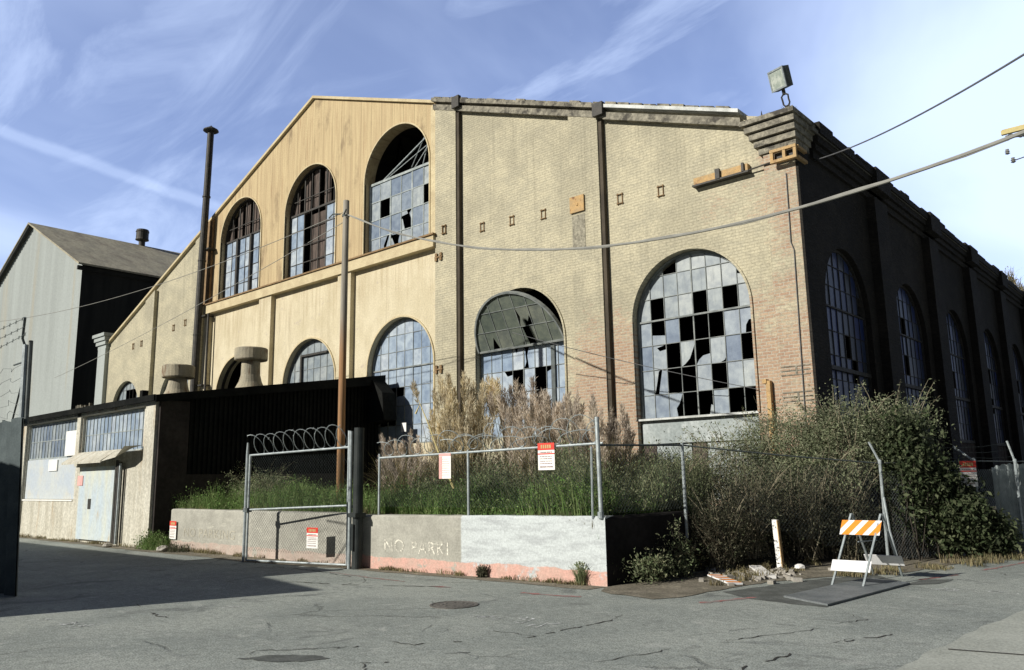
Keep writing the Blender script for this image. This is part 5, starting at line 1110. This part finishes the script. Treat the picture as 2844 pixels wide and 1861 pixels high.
# bushes
def bush(name, base, blobs, nleaf, leaf, asp, mat, stemmat, lab, cat, nst=60, upb=.2, clump=70, cs=.22, shell=.55):
    t = thing(name, base, lab, cat); C = []
    for (c, r, f) in blobs:
        m = int(clump*f); d = rng.normal(size=(m, 3)); d /= np.linalg.norm(d, axis=1)[:, None]; rad = rng.uniform(shell, 1.08, (m, 1))**.8
        cc = np.array(c)+d*rad*np.array(r); per = int(nleaf*f/sum(b[2] for b in blobs)/m)
        sz = rng.uniform(.5, 1.3, (m, 1))*cs
        pts = cc[:, None, :]+rng.normal(size=(m, per, 3))*sz[:, None, :]*np.array([1, 1, .8]); C.append(pts.reshape(-1, 3))
    C = np.concatenate(C); C = C[C[:, 2] > .02]
    mb = MB(); B0 = Vector(base)
    for i in range(nst):
        c, r, f = random.choice(blobs); e = Vector((c[0]+random.uniform(-1, 1)*r[0]*.95, c[1]+random.uniform(-1, 1)*r[1]*.9, c[2]+random.uniform(-.2, 1.05)*r[2])); s_ = Vector((c[0]+random.uniform(-.5, .5)*r[0], c[1]+random.uniform(-.5, .5)*r[1], max(0, yard_h(c[0], c[1]))))
        m_ = s_.lerp(e, .5)+Vector((random.uniform(-.15, .15), random.uniform(-.15, .15), .1)); w = random.uniform(.006, .016)
        mb.tube([s_, m_, e], [w, w*.7, w*.25], 4)
        for k in range(2): q = m_.lerp(e, random.random()); mb.tube([q, q+Vector((random.uniform(-.3, .3), random.uniform(-.3, .3), random.uniform(.05, .4)))], [w*.4, .002], 3)
    SC = []
    for i in range(nst//3):
        c, r, f = random.choice(blobs); a = random.uniform(0, 6.28); d = Vector((math.cos(a)*r[0], math.sin(a)*r[1], r[2]*random.uniform(.5, 1.1))); s_ = Vector(c)+d*.7; e = s_+d.normalized()*random.uniform(.35, .75)+Vector((random.uniform(-.15, .15), 0, .1))
        if e.z < .1: continue
        mb.tube([s_, s_.lerp(e, .5)+Vector((0, 0, .05)), e], [.007, .005, .002], 4)
        for k in range(26): SC.append(s_.lerp(e, random.uniform(.2, 1))+Vector((random.gauss(0, .035), random.gauss(0, .035), random.gauss(0, .035))))
    if SC: C = np.concatenate([C, np.array([tuple(v) for v in SC])])
    arrmesh('foliage', *leaves(C, leaf, asp, upb), mat, t)
    mb.build('stems', stemmat, t); return t
bush('large_bush', (-6.9, 16.6, .4), [((-7.9, 16.0, 1.75), (1.1, .9, .75), 1), ((-7.0, 16.6, 2.15), (1.2, 1.0, .85), 1.5), ((-6.0, 17.0, 2.3), (.95, .7, .85), 1.4), ((-5.15, 17.6, 2.25), (.75, .55, .9), 1.2), ((-6.8, 16.2, 1.3), (1.3, .8, .8), 1.3), ((-8.6, 15.3, 1.5), (.8, .7, .5), .6)], 78000, .055, .38, 'leaf_bush', 'stem_pale', 'large sprawling grey-green bush in front of the building corner', 'bush', 280, .3, 120, .17, .4)
bush('thicket', (-6.6, 15.0, .1), [((-7.0, 14.5, .85), (.6, .8, .75), 1), ((-6.5, 15.6, .95), (.8, .7, .8), 1.3), ((-5.9, 16.3, .8), (.6, .5, .8), 1), ((-6.95, 13.3, .5), (.3, .6, .5), .6)], 38000, .05, .4, 'leaf_brown', 'stem_pale', 'dark brown tangled thicket under the large bush', 'bush', 240, .2, 130, .13, .2)
bush('leafy_shrub', (-4.6, 17.4, 0), [((-4.75, 17.3, 1.35), (.55, .6, .9), 1.2), ((-4.35, 17.7, .8), (.55, .6, .75), 1.1), ((-4.9, 17.0, 2.1), (.45, .45, .55), .7), ((-3.9, 18.2, .45), (.4, .5, .42), .5)], 34000, .10, .5, 'leaf_darkgreen', 'stem_dark', 'dark glossy-leaved shrub beside the side fence post', 'shrub', 70, -.1, 110, .13, .3)
bush('ivy_mound', (-3.6, 19.2, 0), [((-3.8, 18.7, .38), (.28, .6, .34), 1)], 4500, .07, .6, 'leaf_weed', 'stem_dark', 'low green mound of ivy at the foot of the side fence', 'shrub', 12, 0, 50, .12, .3)
bush('dry_brush', (-9.0, 14.6, 1), [((-9.4, 14.8, 1.55), (1.0, .8, .55), 1), ((-8.4, 14.2, 1.45), (.8, .8, .5), 1), ((-10.4, 15.3, 1.6), (.9, .7, .6), .8)], 26000, .05, .35, 'leaf_olive', 'stem_pale', 'dry olive brush below the big arched window', 'bush', 90, .6, 90, .14)
bush('wall_weed', (-7.0, 11.6, 0), [((-7.2, 11.5, .2), (.12, .6, .2), 1), ((-7.15, 12.3, .3), (.12, .4, .3), .6)], 3600, .055, .4, 'leaf_weed', 'stem_dark', 'sparse green weed at the shaded end of the concrete wall', 'weed', 16, .3, 40, .1, .3)
for b_, lab in (((-26.2+4.5, 12.4, 1), 'tall flowering weed against the black shed wall'),):
    bush('tall_weed', b_, [((-21.0, 12.6, 1.45), (.5, .8, .55), 1), ((-20.0, 12.2, 1.35), (.8, .7, .45), 1)], 12000, .05, .4, 'leaf_weed', 'stem_pale', lab, 'weed', 50, .4, 60, .14)
# pampas grass
def pampas(x, y, s, nb, npl, hts, plm, lab, spread=.5):
    z = yard_h(x, y); t = thing('pampas_grass', (x, y, z), lab, 'pampas grass', 'pampas grass clumps on the yard')
    a = rng.uniform(0, 6.28, nb); r = spread*rng.uniform(0, .6, nb); Bp = np.stack([x+r*np.cos(a), y+r*np.sin(a), np.full(nb, z)], 1)
    arrmesh('blades', *blades(Bp, 1.9*s, .75, .016, .5), 'pampas_blade', t)
    mb = MB(); VF = []
    for i in range(npl):
        a = random.uniform(0, 6.28); rad = spread*random.uniform(.1, .7); h = random.uniform(*hts)-z; ln = random.uniform(.02, .20)
        b0 = Vector((x+rad*math.cos(a), y+rad*math.sin(a), z)); dv = Vector((math.cos(a), math.sin(a), 0)); tip = b0+dv*ln*h+Vector((0, 0, h)); mid = b0.lerp(tip, .5)-dv*ln*h*.12
        mb.tube([b0, mid, tip], [.009, .007, .004], 4)
        L_ = random.uniform(.45, .85)*s; n = 230; u = rng.beta(1.6, 1.4, n); ax = np.array((tip-mid).normalized()); P0 = np.array(tip)-ax*L_*.8
        C = P0+ax*(u*L_)[:, None]; wd = (np.sin(np.pi*np.clip(u, .03, .97))**.7*.060*s)[:, None]; q = rng.normal(size=(n, 3)); q -= (q@ax)[:, None]*ax; q /= np.linalg.norm(q, axis=1)[:, None]
        C = C+q*wd*rng.uniform(0, 1, (n, 1)); VF.append(leaves(C, .12*s, .11, 0, dirs=ax*1.8+q*.55+np.array([0, 0, -.15])))
    mb.build('stalks', 'stem_pale', t); arrmesh('plumes', *join(*VF), plm, t); return t
pampas(-15.5, 13.4, .85, 900, 48, (1.7, 2.9), 'plume_pink', 'low pinkish pampas clump just right of the black shed end', .9)
pampas(-13.5, 13.4, 1.0, 1400, 80, (2.3, 3.95), 'plume', 'tallest golden pampas clump between the two lower arched windows', 1.05)
pampas(-12.2, 14.4, 1.0, 1000, 56, (2.3, 3.8), 'plume_pink', 'golden brown pampas clump in front of the window with the hanging sash', 1.0)
pampas(-11.0, 13.4, .95, 900, 64, (1.9, 3.35), 'plume_pink', 'greyish pampas clump above the red and white notice', 1.0)
pampas(-9.7, 13.6, .9, 800, 56, (1.7, 3.1), 'plume_pink', 'rightmost pampas clump in front of the brick pilaster', .9)
pampas(-13.9, 12.0, .7, 500, 16, (1.4, 2.4), 'plume_pink', 'small drooping pampas clump right beside the black post', .45)
